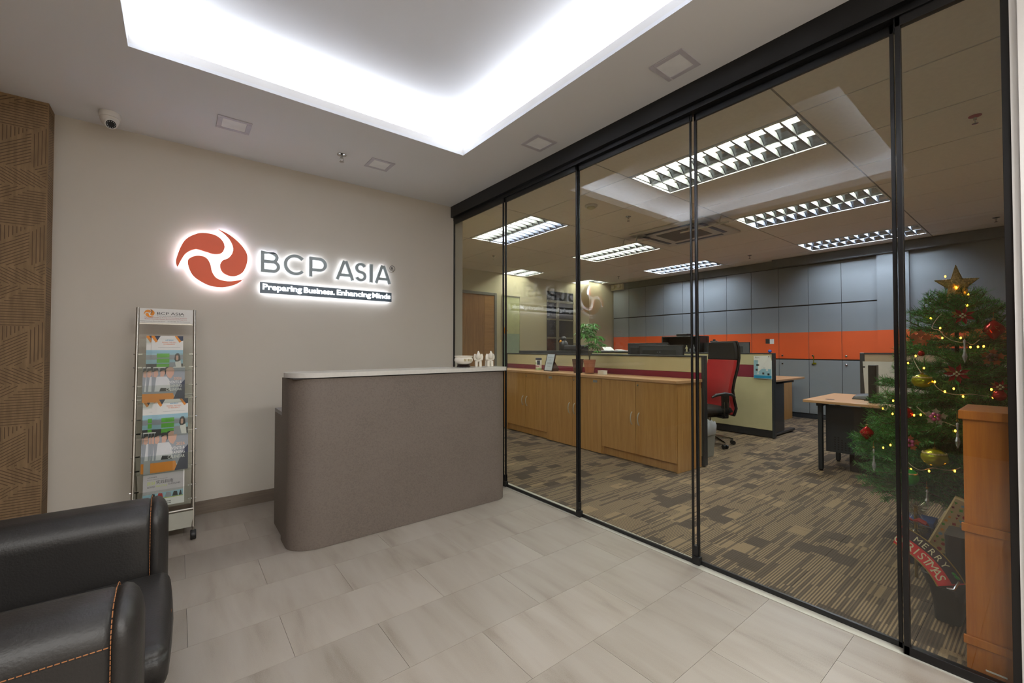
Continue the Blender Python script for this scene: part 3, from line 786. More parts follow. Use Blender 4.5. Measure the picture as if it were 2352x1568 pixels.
def print_cal(mb, w, h, at):
    B = lambda pts, m, k=0: mb.add([(x*w, at-.0003-.0002*k, z*h) for x, z in pts], [tuple(range(len(pts)))], m)
    B([(0, .16), (1, .16), (1, .97), (0, .97)], 1)
    B([(0, 0), (.72, 0), (.62, .24), (0, .24)], 2, 1)
    B([(.60, 0), (1, 0), (1, .62), (.86, .5)], 0, 2)
    B([(.05, .30), (.55, .30), (.5, .62), (.42, .72), (.1, .72)], 3, 2)
    B([(.40, .8), (.40, .94), (.48, .99), (.60, .99), (.66, .90), (.64, .78), (.55, .66), (.46, .70)], 4, 4)
    B([(.36, .74), (.36, .97), (.42, 1.0), (.64, 1.0), (.5, .93), (.44, .9)], 5, 3)
    B([(.22, .72), (.22, .88), (.27, .94), (.34, .92), (.37, .82), (.32, .72)], 4, 4); B([(.2, .86), (.22, .97), (.34, .97), (.38, .9), (.3, .9)], 5, 5)
    B([(.02, .72), (.02, .88), (.07, .94), (.14, .9), (.16, .78), (.1, .7)], 4, 4); B([(.0, .86), (.02, .97), (.14, .97), (.17, .9), (.1, .9)], 5, 5)
    B([(.2, .3), (.52, .3), (.5, .38), (.24, .40)], 5, 3)
    for i, (s, ww) in enumerate((('2026', .26), ('EVENTS &', .44), ('TRAINING', .46), ('CALENDAR', .5))):
        text(mb, s, (.90-ww)*w, (.62-.105*i)*h, h=.075*h, w=ww*w, plane='y', at=at-.002, m=6 if i else 7, offset=.012)
CALM = [M_dblue, M_pgrey, M_porg, M_pshirt, M_pskin, M_pdark, M_paper, mat('peach_print', (226, 180, 150), .5)]
def print_guide(mb, w, h, at):
    B = lambda pts, m, k=0: mb.add([(x*w, at-.0003-.0002*k, z*h) for x, z in pts], [tuple(range(len(pts)))], m)
    B([(0, .42), (.97, .42), (.97, .80), (.92, .92), (.84, 1.0), (0, 1.0)], 1)
    B([(0, .22), (.97, .22), (.97, .42), (0, .42)], 1)
    B([(0, .17), (.97, .17), (.97, .30), (0, .27)], 2, 1)
    for i, (a, b, m) in enumerate([(.18, .3, 3), (.33, .48, 4), (.52, .68, 5), (.7, .84, 3), (.86, .94, 3)]):
        B([(a, .175), (b, .175), (b-.02, .27), (a+.04, .28)], m, 2)
    B([(0, .155), (.97, .155), (.97, .17), (0, .17)], 6, 2)
    B([(.56, .86), (.86, .86), (.86, .97), (.56, .97)], 0, 1)
    text(mb, 'REFERENCE COPY', .58*w, .93*h, h=.02*h, w=.25*w, plane='y', at=at-.001, m=3); text(mb, 'DO NOT REMOVE', .58*w, .88*h, h=.02*h, w=.25*w, plane='y', at=at-.001, m=3)
    text(mb, '业务持续管理', .1*w, .62*h, h=.022*h, w=.22*w, plane='y', at=at-.001, m=3)
    text(mb, 'Business Continuity Management', .1*w, .575*h, h=.018*h, w=.48*w, plane='y', at=at-.001, m=3)
    text(mb, '良好', .1*w, .47*h, h=.075*h, w=.19*w, plane='y', at=at-.001, m=6); text(mb, '实践指南', .31*w, .48*h, h=.075*h, w=.41*w, plane='y', at=at-.001, m=3)
    text(mb, 'GOOD', .1*w, .41*h, h=.035*h, w=.18*w, plane='y', at=at-.001, m=3); text(mb, 'PRACTICE', .31*w, .415*h, h=.035*h, w=.26*w, plane='y', at=at-.001, m=6); text(mb, 'GUIDELINES', .6*w, .43*h, h=.035*h, w=.3*w, plane='y', at=at-.001, m=3)
    for j in range(2):
        for i in range(10): B([(.44+.024*i, .075-.04*j), (.455+.024*i, .075-.04*j), (.455+.024*i, .095-.04*j), (.44+.024*i, .095-.04*j)], 3, 2)
GUIM = [M_paper, mat('silver_grey_print', (168, 168, 166), .5), M_lblue, M_pdark, M_pred, M_pgrey, M_plime]
lean = math.atan(.1886)
def brochure(kind, x, z, w, h, off, label, group, proto={}):
    key = (kind, round(w, 3))
    if key not in proto:
        name = 'brochure'
        t = thing(name, label, 'brochure', (0, 0, 0), group, local=True)
        MB().box(0, w, 0, .0022, 0, h).build('pages', M_paper, t)
        mb = MB(); fn, ms = {'p': (print_paving, PAVM), 'c': (print_cal, CALM), 'g': (print_guide, GUIM)}[kind]
        fn(mb, w, h, 0); mb.build('cover_print', ms, t); proto[key] = t
    else: t = dup(proto[key], (0, 0, 0), label)
    t.location = (x, ry(z)-.018-off, z+.001); t.rotation_euler = (-lean, 0, 0); t['group'] = group
def ordw(i, n): return {0: 'rearmost and leftmost', n-1: 'front'}.get(i, 'middle' if n == 3 else ['', 'second from the rear', 'third from the rear', 'fourth from the rear', 'fifth from the rear'][i])
specs = [('p', ROW[0], [-.166, -.140, -.137], .17, .24, 'green and white brochure', 'top'), ('c', ROW[1], [-.181, -.161, -.134, -.127], .172, .24, 'events and training calendar', 'second'),
         ('p', ROW[2], [-.176, -.128, -.122, -.114, -.106], .17, .245, 'green and white brochure', 'third'), ('c', ROW[3], [-.179, -.171, -.144, -.131, -.114], .18, .265, 'events and training calendar', 'fourth')]
for kind, (za, zb_), xs, w, h_, nm, row in specs:
    for i, xx in enumerate(xs):
        brochure(kind, xx, za-.006, w, h_, i*.0034-.008, '%s in the %s rack pocket, %s of its stack' % (nm, row, ordw(i, len(xs))), 'brochures in the %s pocket' % row)
brochure('g', -.165, ROW[4][0], .213, .30, 0.0, 'grey and white good practice guide in the lowest filled pocket, top corner curled', 'guide in the lowest pocket')
t = bpy.context.scene.objects[-1]

# ================================================================== ARMCHAIR (bottom left)
t = thing('armchair', 'dark leather armchair with tan stitching in the near left corner', 'armchair', (-.5, 1.9, 0))
def soft(x0, x1, y0, y1, z0, z1, r, name, m=M_leather, seg=5, parent=None, puff=0.0):
    o = MB().box(x0, x1, y0, y1, z0, z1).build(name, m, parent or t)
    bm = bmesh.new(); bm.from_mesh(o.data)
    bmesh.ops.subdivide_edges(bm, edges=bm.edges[:], cuts=3, use_grid_fill=True)
    if puff:
        c = Vector(((x0+x1)/2, (y0+y1)/2, (z0+z1)/2))-Vector(ORG[t.name]); hx, hy, hz = (x1-x0)/2, (y1-y0)/2, (z1-z0)/2
        for v in bm.verts:
            d = v.co-c; a, b2, e = d.x/hx, d.y/hy, d.z/hz
            v.co.x += puff*(1 if a > .99 else -1 if a < -.99 else 0)*(1-b2*b2)*(1-e*e)
            v.co.y += puff*(1 if b2 > .99 else -1 if b2 < -.99 else 0)*(1-a*a)*(1-e*e)
            v.co.z += puff*(1 if e > .99 else -1 if e < -.99 else 0)*(1-a*a)*(1-b2*b2)
    bm.to_mesh(o.data); bm.free()
    o.data.polygons.foreach_set('use_smooth', [True]*len(o.data.polygons))
    bv = o.modifiers.new('bevel', 'BEVEL'); bv.width = r; bv.segments = seg; bv.limit_method = 'ANGLE'; bv.angle_limit = math.radians(60)
    return o
AZ = .655
def stitches(pts, step, r, name='stitching', parent=None):
    mb = MB(); P = [Vector(p) for p in pts]; acc = 0
    for a, b in zip(P, P[1:]):
        L_ = (b-a).length; n = max(1, int(L_/step)); d = (b-a)/n
        for i in range(n): mb.cyl(a+d*(i+.12), a+d*(i+.88), r, 5)
    return mb.build(name, M_thread, parent or t, kind='stuff')
for (ya, yb, lab) in ((1.385, 1.62, 0), (2.215, 2.45, 1)):
    DX = .04 if lab else 0.0
    ym = (ya+yb)/2
    def outline(ins, r):
        y_a, y_b, zt_, zb2 = ya+ins, yb-ins, AZ-ins, .05+ins*.3; out = []
        for cy2, a0 in ((y_b-r, 0), (y_a+r, 90)):
            for q in range(9):
                an = math.radians(a0+90*q/8); out.append((cy2+r*math.cos(an), zt_-r+r*math.sin(an)))
        return out+[(y_a, zb2), (y_b, zb2)]
    def armloft(steps, name):
        L_ = [[(x+DX, p[0], p[1]) for p in outline(ins, r)] for x, ins, r in steps]; n = len(L_[0])
        mb = MB(); F = [(k*n+i, (k+1)*n+i, (k+1)*n+(i+1) % n, k*n+(i+1) % n) for k in range(len(L_)-1) for i in range(n)]
        F += [tuple(range(n)), tuple((len(L_)-1)*n+i for i in range(n-1, -1, -1))]
        return mb.add([p for l in L_ for p in l], F).build(name, M_leather, t, smooth=True, angle=60)
    a = armloft([(-1.0, .02, .08), (-.98, .004, .085), (-.8, 0, .088), (-.5, -.003, .088), (-.2, 0, .088), (-.13, .002, .088), (-.118, .008, .085), (-.11, .02, .08)], 'arm')
    armloft([(-.118, .012, .083), (-.114, .003, .088), (-.10, -.001, .09), (-.086, .004, .09), (-.074, .016, .085), (-.066, .034, .075), (-.061, .06, .05)], 'arm_front')
    # seam round the front edge of the arm: up the outer side and over the roll
    R = .083
    arcp = [(-.116, ya-.0025, z) for z in (.06, .2, .35, .5, AZ-R)]+[(-.116, ya-.0035+R*(1-math.cos(math.radians(q))), AZ-R+(R+.003)*math.sin(math.radians(q))) for q in (15, 30, 45, 60, 75, 90)]+[(-.116, ym, AZ+.009)]+[(-.116, yb+.0035-R*(1-math.cos(math.radians(q))), AZ-R+(R+.003)*math.sin(math.radians(q))) for q in (90, 75, 60, 45, 30, 15)]+[(-.116, yb+.004, z) for z in (AZ-R, .5, .35, .2)]
    arcp = [(p[0]+DX, p[1], p[2]) for p in arcp]
    stitches(arcp, .011, .0012, parent=a)
    if not lab: stitches([(-.118, ya-.005, AZ-.075), (-.5, ya-.0085, AZ-.075), (-.95, ya-.006, AZ-.075)], .011, .0013, parent=a)
st = soft(-.95, -.012, 1.632, 2.203, .27, .405, .06, 'seat_cushion', puff=.012)
stitches([(-.022, 1.66, .372), (-.006, 1.9, .378), (-.022, 2.18, .36)], .011, .0012, parent=st)
soft(-1.0, -.075, 1.62, 2.215, .04, .27, .02, 'seat_base', puff=.003)
soft(-1.12, -.78, 1.6, 2.23, .25, .9, .09, 'backrest', puff=.02)
for x in (-.16, -.98):
    for y in (1.47, 2.36): MB().cyl((x, y, 0), (x, y, .06), .022, 14).build('leg', M_blackp, t, smooth=True)

# ================================================================== STRUCTURE: office
OX, OY, OZ = 9.2, 7.77, 3.0
fo = struct('floor')
MB().box(2.40, OX+.1, -1.6, OY+.1, -.12, -.006).build('floor_slab', M_dgrey, fo)
tm = None
for i in range(14):
    for j in range(19):
        xa, ya = 2.50+.5*i, -1.6+.5*j
        if xa > OX or ya > OY: continue
        if ya < 1.33-.5: xa0 = xa
        if tm is None:
            tm = MB().box(.001, .499, .001, .499, -.006, -.0005).build('carpet_tile', M_carpet, fo); tm.location = (xa, ya, 0); continue
        o = bpy.data.objects.new('carpet_tile', tm.data); COL.objects.link(o); o.parent = fo; o.location = (xa, ya, 0)
MB().box(2.47, 2.501, -1.6, 1.33, -.006, -.0005).build('carpet_edge_strip', M_carpet, fo)
oc = struct('ceiling')
MB().box(2.5, OX+.1, -1.6, OY+.1, OZ+.14, OZ+.2).build('ceiling_slab', M_otile, oc)
TXS = [2.56]+[3.55+.745*k for k in range(8)]+[OX]; TYS = [-1.6, -.35, 1.14, 2.63, 4.12+.03, 5.60, 7.09, OY]
TRF = {}     # troffers occupy these cells (ix, iy)
for ix, iy in [(1, 2), (4, 2), (7, 2), (1, 4), (4, 4), (7, 4)]: TRF[(ix, iy)] = 1
TRF[(4, 6)] = 2; TRF[(7, 6)] = 2
for i in range(len(TXS)-1):
    for j in range(len(TYS)-1):
        if (i, j) in TRF: continue
        MB().box(TXS[i]+.007, TXS[i+1]-.007, TYS[j]+.007, TYS[j+1]-.007, OZ+.002, OZ+.014).build('ceiling_tile', M_otile, oc)
mb = MB()
for x in TXS[1:-1]: mb.box(x-.012, x+.012, -1.6, OY, OZ+.008, OZ+.03)
for y in TYS[1:-1]: mb.box(2.56, OX, y-.012, y+.012, OZ+.008, OZ+.03)
mb.build('ceiling_grid', M_tgrid, oc, kind='stuff')
def troffer(xa, xb, ya, yb, label, cool, group='louvered fluorescent troffers in the office ceiling'):
    xa += .03; xb -= .03; ya += .012; yb -= .012
    c = (round((xa+xb)/2, 4), round((ya+yb)/2, 4), OZ)
    t = thing('fluorescent_troffer', label, 'ceiling light', c, group)
    W_, L_ = (xb-xa), (yb-ya); D = .105
    mb = MB(); z0 = OZ-.004
    mb.box(xa-.022, xb+.022, ya-.006, ya+.01, z0, OZ+.012).box(xa-.022, xb+.022, yb-.01, yb+.006, z0, OZ+.012).box(xa-.022, xa+.004, ya, yb, z0, OZ+.012).box(xb-.004, xb+.022, ya, yb, z0, OZ+.012)
    mb.build('frame', M_white, t)
    MB().box(xa-.004, xb+.004, ya-.004, yb+.004, OZ+D, OZ+D+.015).box(xa-.006, xa, ya, yb, OZ+.01, OZ+D).box(xb, xb+.006, ya, yb, OZ+.01, OZ+D).box(xa, xb, ya-.006, ya, OZ+.01, OZ+D).box(xa, xb, yb, yb+.006, OZ+.01, OZ+D).build('housing', M_white, t)
    nb = max(2, round(L_/.118))
    for k in (0, 1):
        x0_, x1_ = xa+k*W_/2+.006, xa+(k+1)*W_/2-.006; xm = (x0_+x1_)/2
        # parabolic side reflectors
        mb = MB()
        for s, xe in ((1, x0_), (-1, x1_)):
            pr = [(xe, OZ+.004), (xe+s*.012, OZ+.03), (xe+s*.034, OZ+.055), (xe+s*.07, OZ+.076)]
            for (a, b) in zip(pr, pr[1:]):
                mb.add([(a[0], ya, a[1]), (a[0], yb, a[1]), (b[0], yb, b[1]), (b[0], ya, b[1]), (a[0]+s*.003, ya, a[1]-.003) if 0 else (a[0]-s*.003, ya, a[1]+.003), (a[0]-s*.003, yb, a[1]+.003), (b[0]-s*.003, yb, b[1]+.003), (b[0]-s*.003, ya, b[1]+.003)], [(0, 1, 2, 3), (4, 7, 6, 5)])
        mb.build('reflector', M_mirror, t, smooth=True)
        tb = MB().cyl((xm, ya+.02, OZ+.078), (xm, yb-.02, OZ+.078), .014, 12).build('tube', M_tubec if (cool or (cool is None and k)) else M_tube, t, smooth=True)
    MB().box(c[0]-.006, c[0]+.006, ya, yb, OZ+.0, OZ+.06).build('centre_spine', M_louver, t)
    bl = None
    for k in (0, 1):
        for i in range(1, nb):
            y = ya+L_*i/nb; x0_, x1_ = xa+k*W_/2+.008, xa+(k+1)*W_/2-.008
            if bl is None:
                w = x1_-x0_
                bl = MB().add([(0, -.009, 0), (w, -.009, 0), (w-.05, -.001, .06), (.05, -.001, .06), (0, .009, 0), (w, .009, 0), (w-.05, .001, .06), (.05, .001, .06)], [(0, 1, 2, 3), (5, 4, 7, 6), (4, 5, 1, 0), (3, 2, 6, 7), (0, 3, 7, 4), (1, 5, 6, 2)]).build('louver_blade', M_louver)
                o = bl
            else: o = bpy.data.objects.new('louver_blade', bl.data); COL.objects.link(o)
            o.parent = t; o.location = (x0_-c[0], y-c[1], .002)
LBT = {(1, 2): ('nearest louvered troffer behind the glass, with warm white tubes', False), (4, 2): ('louvered troffer second from the glass on the right, mixed warm and cool tubes', None), (7, 2): ('farthest right louvered troffer, close to the grey cabinet wall', True),
       (1, 4): ('louvered troffer above the left glass panels, one cool and one warm tube', None), (4, 4): ('louvered troffer beside the ceiling air conditioner, warm white tubes', False), (7, 4): ('far louvered troffer with cool tubes above the orange band wall', True),
       (4, 6): ('short bright troffer by the cream end wall, left one', False), (7, 6): ('short bright troffer by the cream end wall, right one', False)}
for (ix, iy), kd in TRF.items():
    lb, cool = LBT[(ix, iy)]
    troffer(TXS[ix], TXS[ix+1], TYS[iy], TYS[iy+1], lb, cool)
for x, y, lb in [(4.62, .345, 'sprinkler head with red cup in the near right part of the office ceiling'), (8.42, .46, 'far right sprinkler head close to the grey cabinet wall'), (4.60, 3.41, 'sprinkler head between the smoke detector and the air conditioner'),
                 (8.26, 3.45, 'sprinkler head near the grey bulkhead end'), (4.59, 6.40, 'sprinkler head above the end wall door'), (8.23, 6.39, 'sprinkler head left of the far cool troffer')]:
    sprinkler(x, y, OZ+.002, lb, M_pred if x == 4.62 else None)
t = thing('smoke_detector', 'round smoke detector on the office ceiling above the middle glass panel', 'detector', (3.89, 3.42, OZ))
MB().lathe([(.075, .002), (.075, -.012), (.062, -.02)], (3.89, 3.42, OZ), 28).build('base', M_offwhite, t, smooth=True)
MB().lathe([(.05, -.02), (.048, -.034), (.03, -.042), (.01, -.044)], (3.89, 3.42, OZ), 28).build('sensor_head', M_ivory, t, smooth=True)
# air conditioner cassette with deflectors
ax0, ax1, ay0, ay1 = 5.32, 6.42, 2.80, 3.94
t = thing('air_conditioner', 'square ceiling cassette air conditioner with dark slots in the office', 'air conditioner', (5.87, 3.37, OZ))
MB().box(ax0, ax1, ay0, ay1, OZ-.03, OZ+.0).build('panel', M_offwhite, t, bevel=.01)
MB().box(ax0+.28, ax1-.28, ay0+.28, ay1-.28, OZ-.036, OZ-.03).build('intake_grille', M_acgrille, t)
for q in ((ax0+.1, ax0+.16, ay0+.2, ay1-.2), (ax1-.16, ax1-.1, ay0+.2, ay1-.2), (ax0+.2, ax1-.2, ay0+.1, ay0+.16), (ax0+.2, ax1-.2, ay1-.16, ay1-.1)):
    MB().box(q[0], q[1], q[2], q[3], OZ-.0345, OZ-.03).build('air_slot', M_blackp, t)
def deflector(xc, ya, yb, s, label):
    t = thing('wind_deflector', label, 'deflector', (xc, (ya+yb)/2, OZ-.03), 'wind deflectors under the air conditioner')
    MB().add([(xc, ya, OZ-.13), (xc, yb, OZ-.13), (xc+s*.24, yb, OZ-.06), (xc+s*.24, ya, OZ-.06), (xc, ya, OZ-.136), (xc, yb, OZ-.136), (xc+s*.24, yb, OZ-.066), (xc+s*.24, ya, OZ-.066)], [(0, 1, 2, 3), (7, 6, 5, 4), (0, 4, 5, 1), (2, 6, 7, 3), (1, 5, 6, 2), (0, 3, 7, 4)]).build('panel', mat('deflector_plastic', (186, 170, 158), .4), t)
    MB().ring([(xc, ya, OZ-.133), (xc, yb, OZ-.133)], .01, 8).build('edge_rail', M_offwhite, t, smooth=True)
    for y in (ya+.12, yb-.12): MB().ring([(xc+s*.05, y, OZ-.031), (xc+s*.02, y, OZ-.07), (xc+s*.01, y, OZ-.125)], .008, 8).build('bracket', M_offwhite, t, smooth=True)
deflector(5.40, 2.5, 3.15, 1, 'clear wind deflector hung at the near right edge of the air conditioner')
deflector(5.36, 3.72, 4.2, 1, 'clear wind deflector hung at the far left edge of the air conditioner')

# walls
MB().box(OX+.045, OX+.14, -1.6, OY+.1, 0, 3.3).build('wall_right', M_grey, kind='structure')
ew = struct('wall_back')
MB().box(2.4, OX+.14, OY, OY+.12, 0, 3.3).build('wall_panel', M_owall, ew)
MB().box(2.44, 2.56, WY+.12, OY, 0, 3.3).build('wall_left', M_owall, kind='structure')
MB().box(2.4, OX+.1, -1.72, -1.6, 0, 3.3).build('wall_front', M_owall, kind='structure')
# door in end wall
dr = struct('door_6', (5.1, OY, 0))
MB().box(4.55, 4.62, OY-.05, OY, 0, 2.53).box(5.57, 5.63, OY-.05, OY, 0, 2.53).box(4.62, 5.57, OY-.05, OY, 2.47, 2.53).build('door_frame', M_dframe, dr, bevel=.004, seg=1)
MB().box(4.62, 5.57, OY-.03, OY-.005, .01, 2.47).build('door_leaf', M_oak, dr)
MB().box(5.30, 5.57, OY-.034, OY-.03, .01, 2.46).build('side_veneer', wood('oak_cross_veneer', (170, 122, 66), (196, 148, 90), .45, 'X'), dr)
MB().cyl((5.52, OY-.03, 1.05), (5.52, OY-.08, 1.05), .01, 10).box(5.42, 5.53, OY-.09, OY-.075, 1.04, 1.06).build('door_handle', M_chrome, dr)
# glazed panel
wn = struct('window_1', (6.1, OY, 0))
MB().box(5.80, 5.82, OY-.02, OY, 0, 2.53).box(6.31, 6.38, OY-.03, OY, 0, 2.53).box(5.82, 6.31, OY-.03, OY, 2.50, 2.53).build('window_frame', M_owall, wn)
MB().box(5.82, 6.31, OY-.012, OY-.004, 1.63, 2.50).build('upper_pane', mat('pale_lime_pane', (208, 212, 160), .35), wn)
MB().box(5.82, 6.31, OY-.012, OY-.004, .02, 1.63).build('lower_pane', mat('pale_green_pane', (172, 194, 170), .3), wn)
tag(MB().prism([(5.80, 1.70), (5.875, 1.785), (5.95, 1.70), (5.875, 1.615)], 'y', OY-.026, OY-.021).build('warning_sign', M_yel), 'orange diamond warning sticker on the glazed panel beside the oak door', 'sign')
# dark gridded window
w2 = struct('window_2', (7.65, OY, 0))
MB().box(7.19, 8.12, OY-.012, OY, 0, 2.72).build('dark_pane', M_darkglass, w2)
MB().box(7.19, 8.12, OY-.03, OY-.012, 2.44, 2.5).box(7.50, 7.58, OY-.04, OY-.012, 0, 2.46).build('mullion', M_mull, w2)
for z in (1.06, 1.54, 2.0):
    MB().box(7.19, 8.12, OY-.03, OY-.012, z, z+.035).build('transom', M_mull, w2)
MB().box(8.25, OX+.045, 7.33, OY, 0, 3.06).build('wall_column', M_owall, kind='structure')

# far wall storage cabinets
YS = [1.818+.4985*k for k in range(12)]     # 1.818 .. 7.30
FX = 9.18
def cab_door(parent, ya, yb, za, zb_, m, name='door'):
    return MB().box(FX, FX+.018, ya+.003, yb-.003, za+.003, zb_-.003).build(name, m, parent, bevel=.0015, seg=1)
for i in range(11):
    ya, yb = YS[i], YS[i+1]
    if yb > 7.33: yb = 7.33
    t = thing('storage_cabinet', 'grey laminate cabinet bay with orange band, %s' % (
        ['nearest the grey pilaster', 'second from the pilaster, key in its lock', 'third from the pilaster', 'fourth from the pilaster, behind the small notice', 'fifth from the pilaster', 'sixth from the pilaster', 'seventh from the pilaster', 'eighth from the pilaster', 'ninth from the pilaster', 'tenth from the pilaster', 'farthest, at the cream column'][i]),
        'cabinet', (FX+.02, (ya+yb)/2, 0), 'grey and orange storage cabinet bays')
    MB().box(FX+.0185, FX+.04, ya+.0005, yb-.0005, .085, 2.845).build('carcass', M_blackp, t)
    MB().box(FX+.006, FX+.03, ya, yb, .002, .082).build('plinth', M_dgrey, t)
    cab_door(t, ya, yb, .09, 1.078, M_grey); 
    dd = cab_door(t, ya, yb, 1.094, 2.082, M_grey)
    MB().box(FX-.0015, FX, ya+.0031, yb-.0031, 1.0975, 1.59).build('orange_panel', M_orange, dd, label='orange band across the cabinet door')
    cab_door(t, ya, yb, 2.098, 2.838, M_grey)
    if i < 3:
        for z in (1.155, 1.0):
            MB().lathe([(.017, 0), (.017, -.008), (.012, -.012)], (FX-.001, yb-.06 if i else yb-.06, z), 16, ax='x').build('lock', M_chrome, t, smooth=True)
tag(MB().box(FX-.014, FX-.006, 2.735, 2.745, 1.02, 1.145).box(FX-.014, FX-.006, 2.70, 2.755, 1.0, 1.03).box(FX-.014, FX-.004, 2.735, 2.747, 1.11, 1.16).build('key', M_byel), 'key with a yellow tag in the lock of an orange cabinet door', 'key')
t = thing('notice_card', 'small black and white notice stuck on the orange band', 'sign', (FX-.003, 3.47, 1.38))
MB().box(FX-.004, FX-.0017, 3.475, 3.55, 1.385, 1.478).build('black_half', M_pdark, t)
q_ = MB().box(FX-.004, FX-.0017, 3.40, 3.474, 1.38, 1.472).build('white_half', M_paper, t)
mb = MB()
for k in range(3): text(mb, 'NOTICE' if k == 0 else 'keep locked', 3.467, 1.45-.02*k, h=.012, plane='x', at=FX-.0045, w=.05)
mb.build('print', M_pgrey, q_)
MB().box(9.06, OX+.045, -.6, 3.38, 2.845, OZ).build('trim_5', mat('bulkhead_grey', (104, 107, 110), .5), kind='structure')
MB().box(FX-.01, OX+.045, 3.38, 7.33, 2.845, OZ).build('trim_6', mat('bulkhead_grey_2', (110, 112, 110), .5), kind='structure')
pl = struct('wall_pilaster')
MB().box(9.10, OX+.045, 1.42, 1.815, 0, 2.845).build('pilaster_body', M_grey, pl)
MB().box(9.096, 9.10, 1.42, 1.815, 1.09, 1.59).build('orange_panel', M_orange, pl)
wp = struct('wall_panelling')
MB().box(OX-.02, OX+.045, -1.6, 1.42, 1.29, 1.59).build('orange_panel', M_orange, wp)
MB().box(OX-.02, OX+.045, -1.6, 1.42, 1.59, 2.845).build('upper_panel', M_grey, wp)
MB().box(OX-.03, OX+.045, -1.6, 1.42, 0, 1.29).build('lower_panel', M_blackp, wp)
# emergency light
t = thing('emergency_light', 'twin lamp emergency light high at the left end of the cabinet wall', 'emergency light', (9.12, 7.13, 2.85))
MB().box(9.09, 9.168, 6.93, 7.32, 2.83, 2.985).build('housing', M_ivory, t, bevel=.012)
for y in (7.04, 7.22): 
    p = MB().lathe([(.06, 0), (.062, -.02), (.05, -.034), (.02, -.04)], (9.09, y, 2.92), 24, ax='x').build('lamp_head', M_ivory, t, smooth=True)
    MB().lathe([(.045, -.036), (.03, -.046), (.01, -.05)], (9.09, y, 2.92), 20, ax='x').build('lens', M_lamp, p, smooth=True)

# ================================================================== CUBICLE (slightly turned)
ROT = math.radians(-2.6)
def cub(x, y, z=0.0):
    return (4.03+x*math.cos(ROT)-y*math.sin(ROT), 2.41+x*math.sin(ROT)+y*math.cos(ROT), z)
def lt(name, label, cat, x, y, z=0.0, group=None, r=0.0): return thing(name, label, cat, cub(x, y, z), group, local=True, rotz=ROT+r)
# low cabinets: local x depth 0..0.46, y along
def low_cabinet(y, w, kick, label, doors=2, plates=()):
    t = lt('low_cabinet', label, 'cabinet', 0, y, 0, 'beech low cabinets under one worktop run')
    D = .46; H1 = .918
    b0 = .10 if kick else .004
    MB().box(.024, D, .0, .018, .002, H1).box(.024, D, w-.018, w, .002, H1).box(.02, D, .018, w-.018, b0-.002, b0+.016).box(D-.012, D, .018, w-.018, .002, H1).box(.02, D-.012, .018, w-.018, H1-.018, H1).build('carcass', M_beech, t)
    MB().box(.0235, .026, .0185, w-.0185, b0+.02, H1-.02).build('inner_shadow_board', M_dwood, t)  # dark board added behind the doors to colour their gaps as shade
    if kick: MB().box(.045, .06, .018, w-.018, .002, .10).build('kickboard', M_beech, t)
    dw = w/doors
    for i in range(doors):
        a = i*dw+.0035; b = (i+1)*dw-.0035
        d = MB().box(.0, .018, a, b, b0+.004, H1-.003).build('door', M_beech, t, bevel=.001, seg=1)
        yh_ = (a+.045 if i == 1 else b-.045) if doors == 2 else b-.05
        MB().ring([(-.001, yh_, .43), (-.018, yh_, .445), (-.028, yh_, .475), (-.031, yh_, .5), (-.028, yh_, .525), (-.018, yh_, .555), (-.001, yh_, .57)], .006, 8).build('handle', M_handle, d, smooth=True)
    MB().lathe([(.011, 0), (.011, -.004), (.008, -.006)], (0, (w/2-.03) if doors == 2 else w-.05, .875), 14, ax='x').build('lock', M_chrome, t, smooth=True)
    for (py, lab) in plates: MB().box(-.0015, 0, py-.035, py+.035, .865, .895).build('name_plate', M_pgrey, t)
    return t
low_cabinet(0.0, 1.02, True, 'beech two-door low cabinet at the right end of the row')
low_cabinet(1.022, 1.02, False, 'beech low cabinet without kickboard in the middle of the row, two label plates', plates=((.1, 0), (.95, 0)))
low_cabinet(2.044, 1.02, True, 'beech two-door low cabinet in the left part of the row')
low_cabinet(3.066, .6, True, 'narrow beech low cabinet at the far left end of the row', doors=1)
for y, w, lb in ((-.012, 1.0335, 'right'), (1.0225, 1.02, 'middle'), (2.0435, 1.62, 'left')):
    t = lt('worktop', 'beech worktop over the %s low cabinet' % lb, 'worktop', 0, y, 0, 'beech worktops of the low cabinet row')
    MB().box(-.015, .465, 0, w-.001, .920, .950).build('top_board', M_beechtop, t, bevel=.002)
# partitions
def partition(x, y, L_, H_, label, bands, feet=True, fabric=M_cream, world=None):
    t = thing('desk_partition', label, 'partition', world, 'fabric office partitions', local=True, rotz=0) if world else lt('desk_partition', label, 'partition', x, y, 0, 'fabric office partitions')
    T = .06
    MB().box(.0, T, .0, .035, .012, H_).build('end_post', M_dgrey, t, bevel=.006)
    MB().box(.0, T, L_-.035, L_, .012, H_).build('end_post', M_dgrey, t, bevel=.006)
    MB().box(.0, T, .035, L_-.035, H_-.018, H_).build('top_cap', M_dgrey, t, bevel=.004)
    MB().box(.004, T-.004, .035, L_-.035, .012, .11).build('skirting', M_blackp, t)
    z = .112
    for (zt_, m) in bands:
        MB().box(.006, T-.006, .036, L_-.036, z, zt_-.002).build('fabric_panel', m, t, bevel=.003, seg=1); z = zt_
    for yy in (.03, L_-.06): MB().cyl((T/2, yy, 0), (T/2, yy, .014), .016, 12).build('glide_foot', M_blackp, t)
    return t
partition(.475, -.03, 3.78, 1.208, 'cream partition with maroon stripe standing behind the low cabinets', [(.85, M_cream), (1.02, M_maroon), (1.19, M_cream)])
P2 = (6.69, 2.478, 0)
p2 = partition(0, 0, 3.6, 1.222, 'cream partition with maroon stripe behind the red chair, poster on its end', [(.862, M_cream), (1.045, M_maroon), (1.204, M_cream)], world=P2); p2.rotation_euler = (0, 0, ROT*.6)
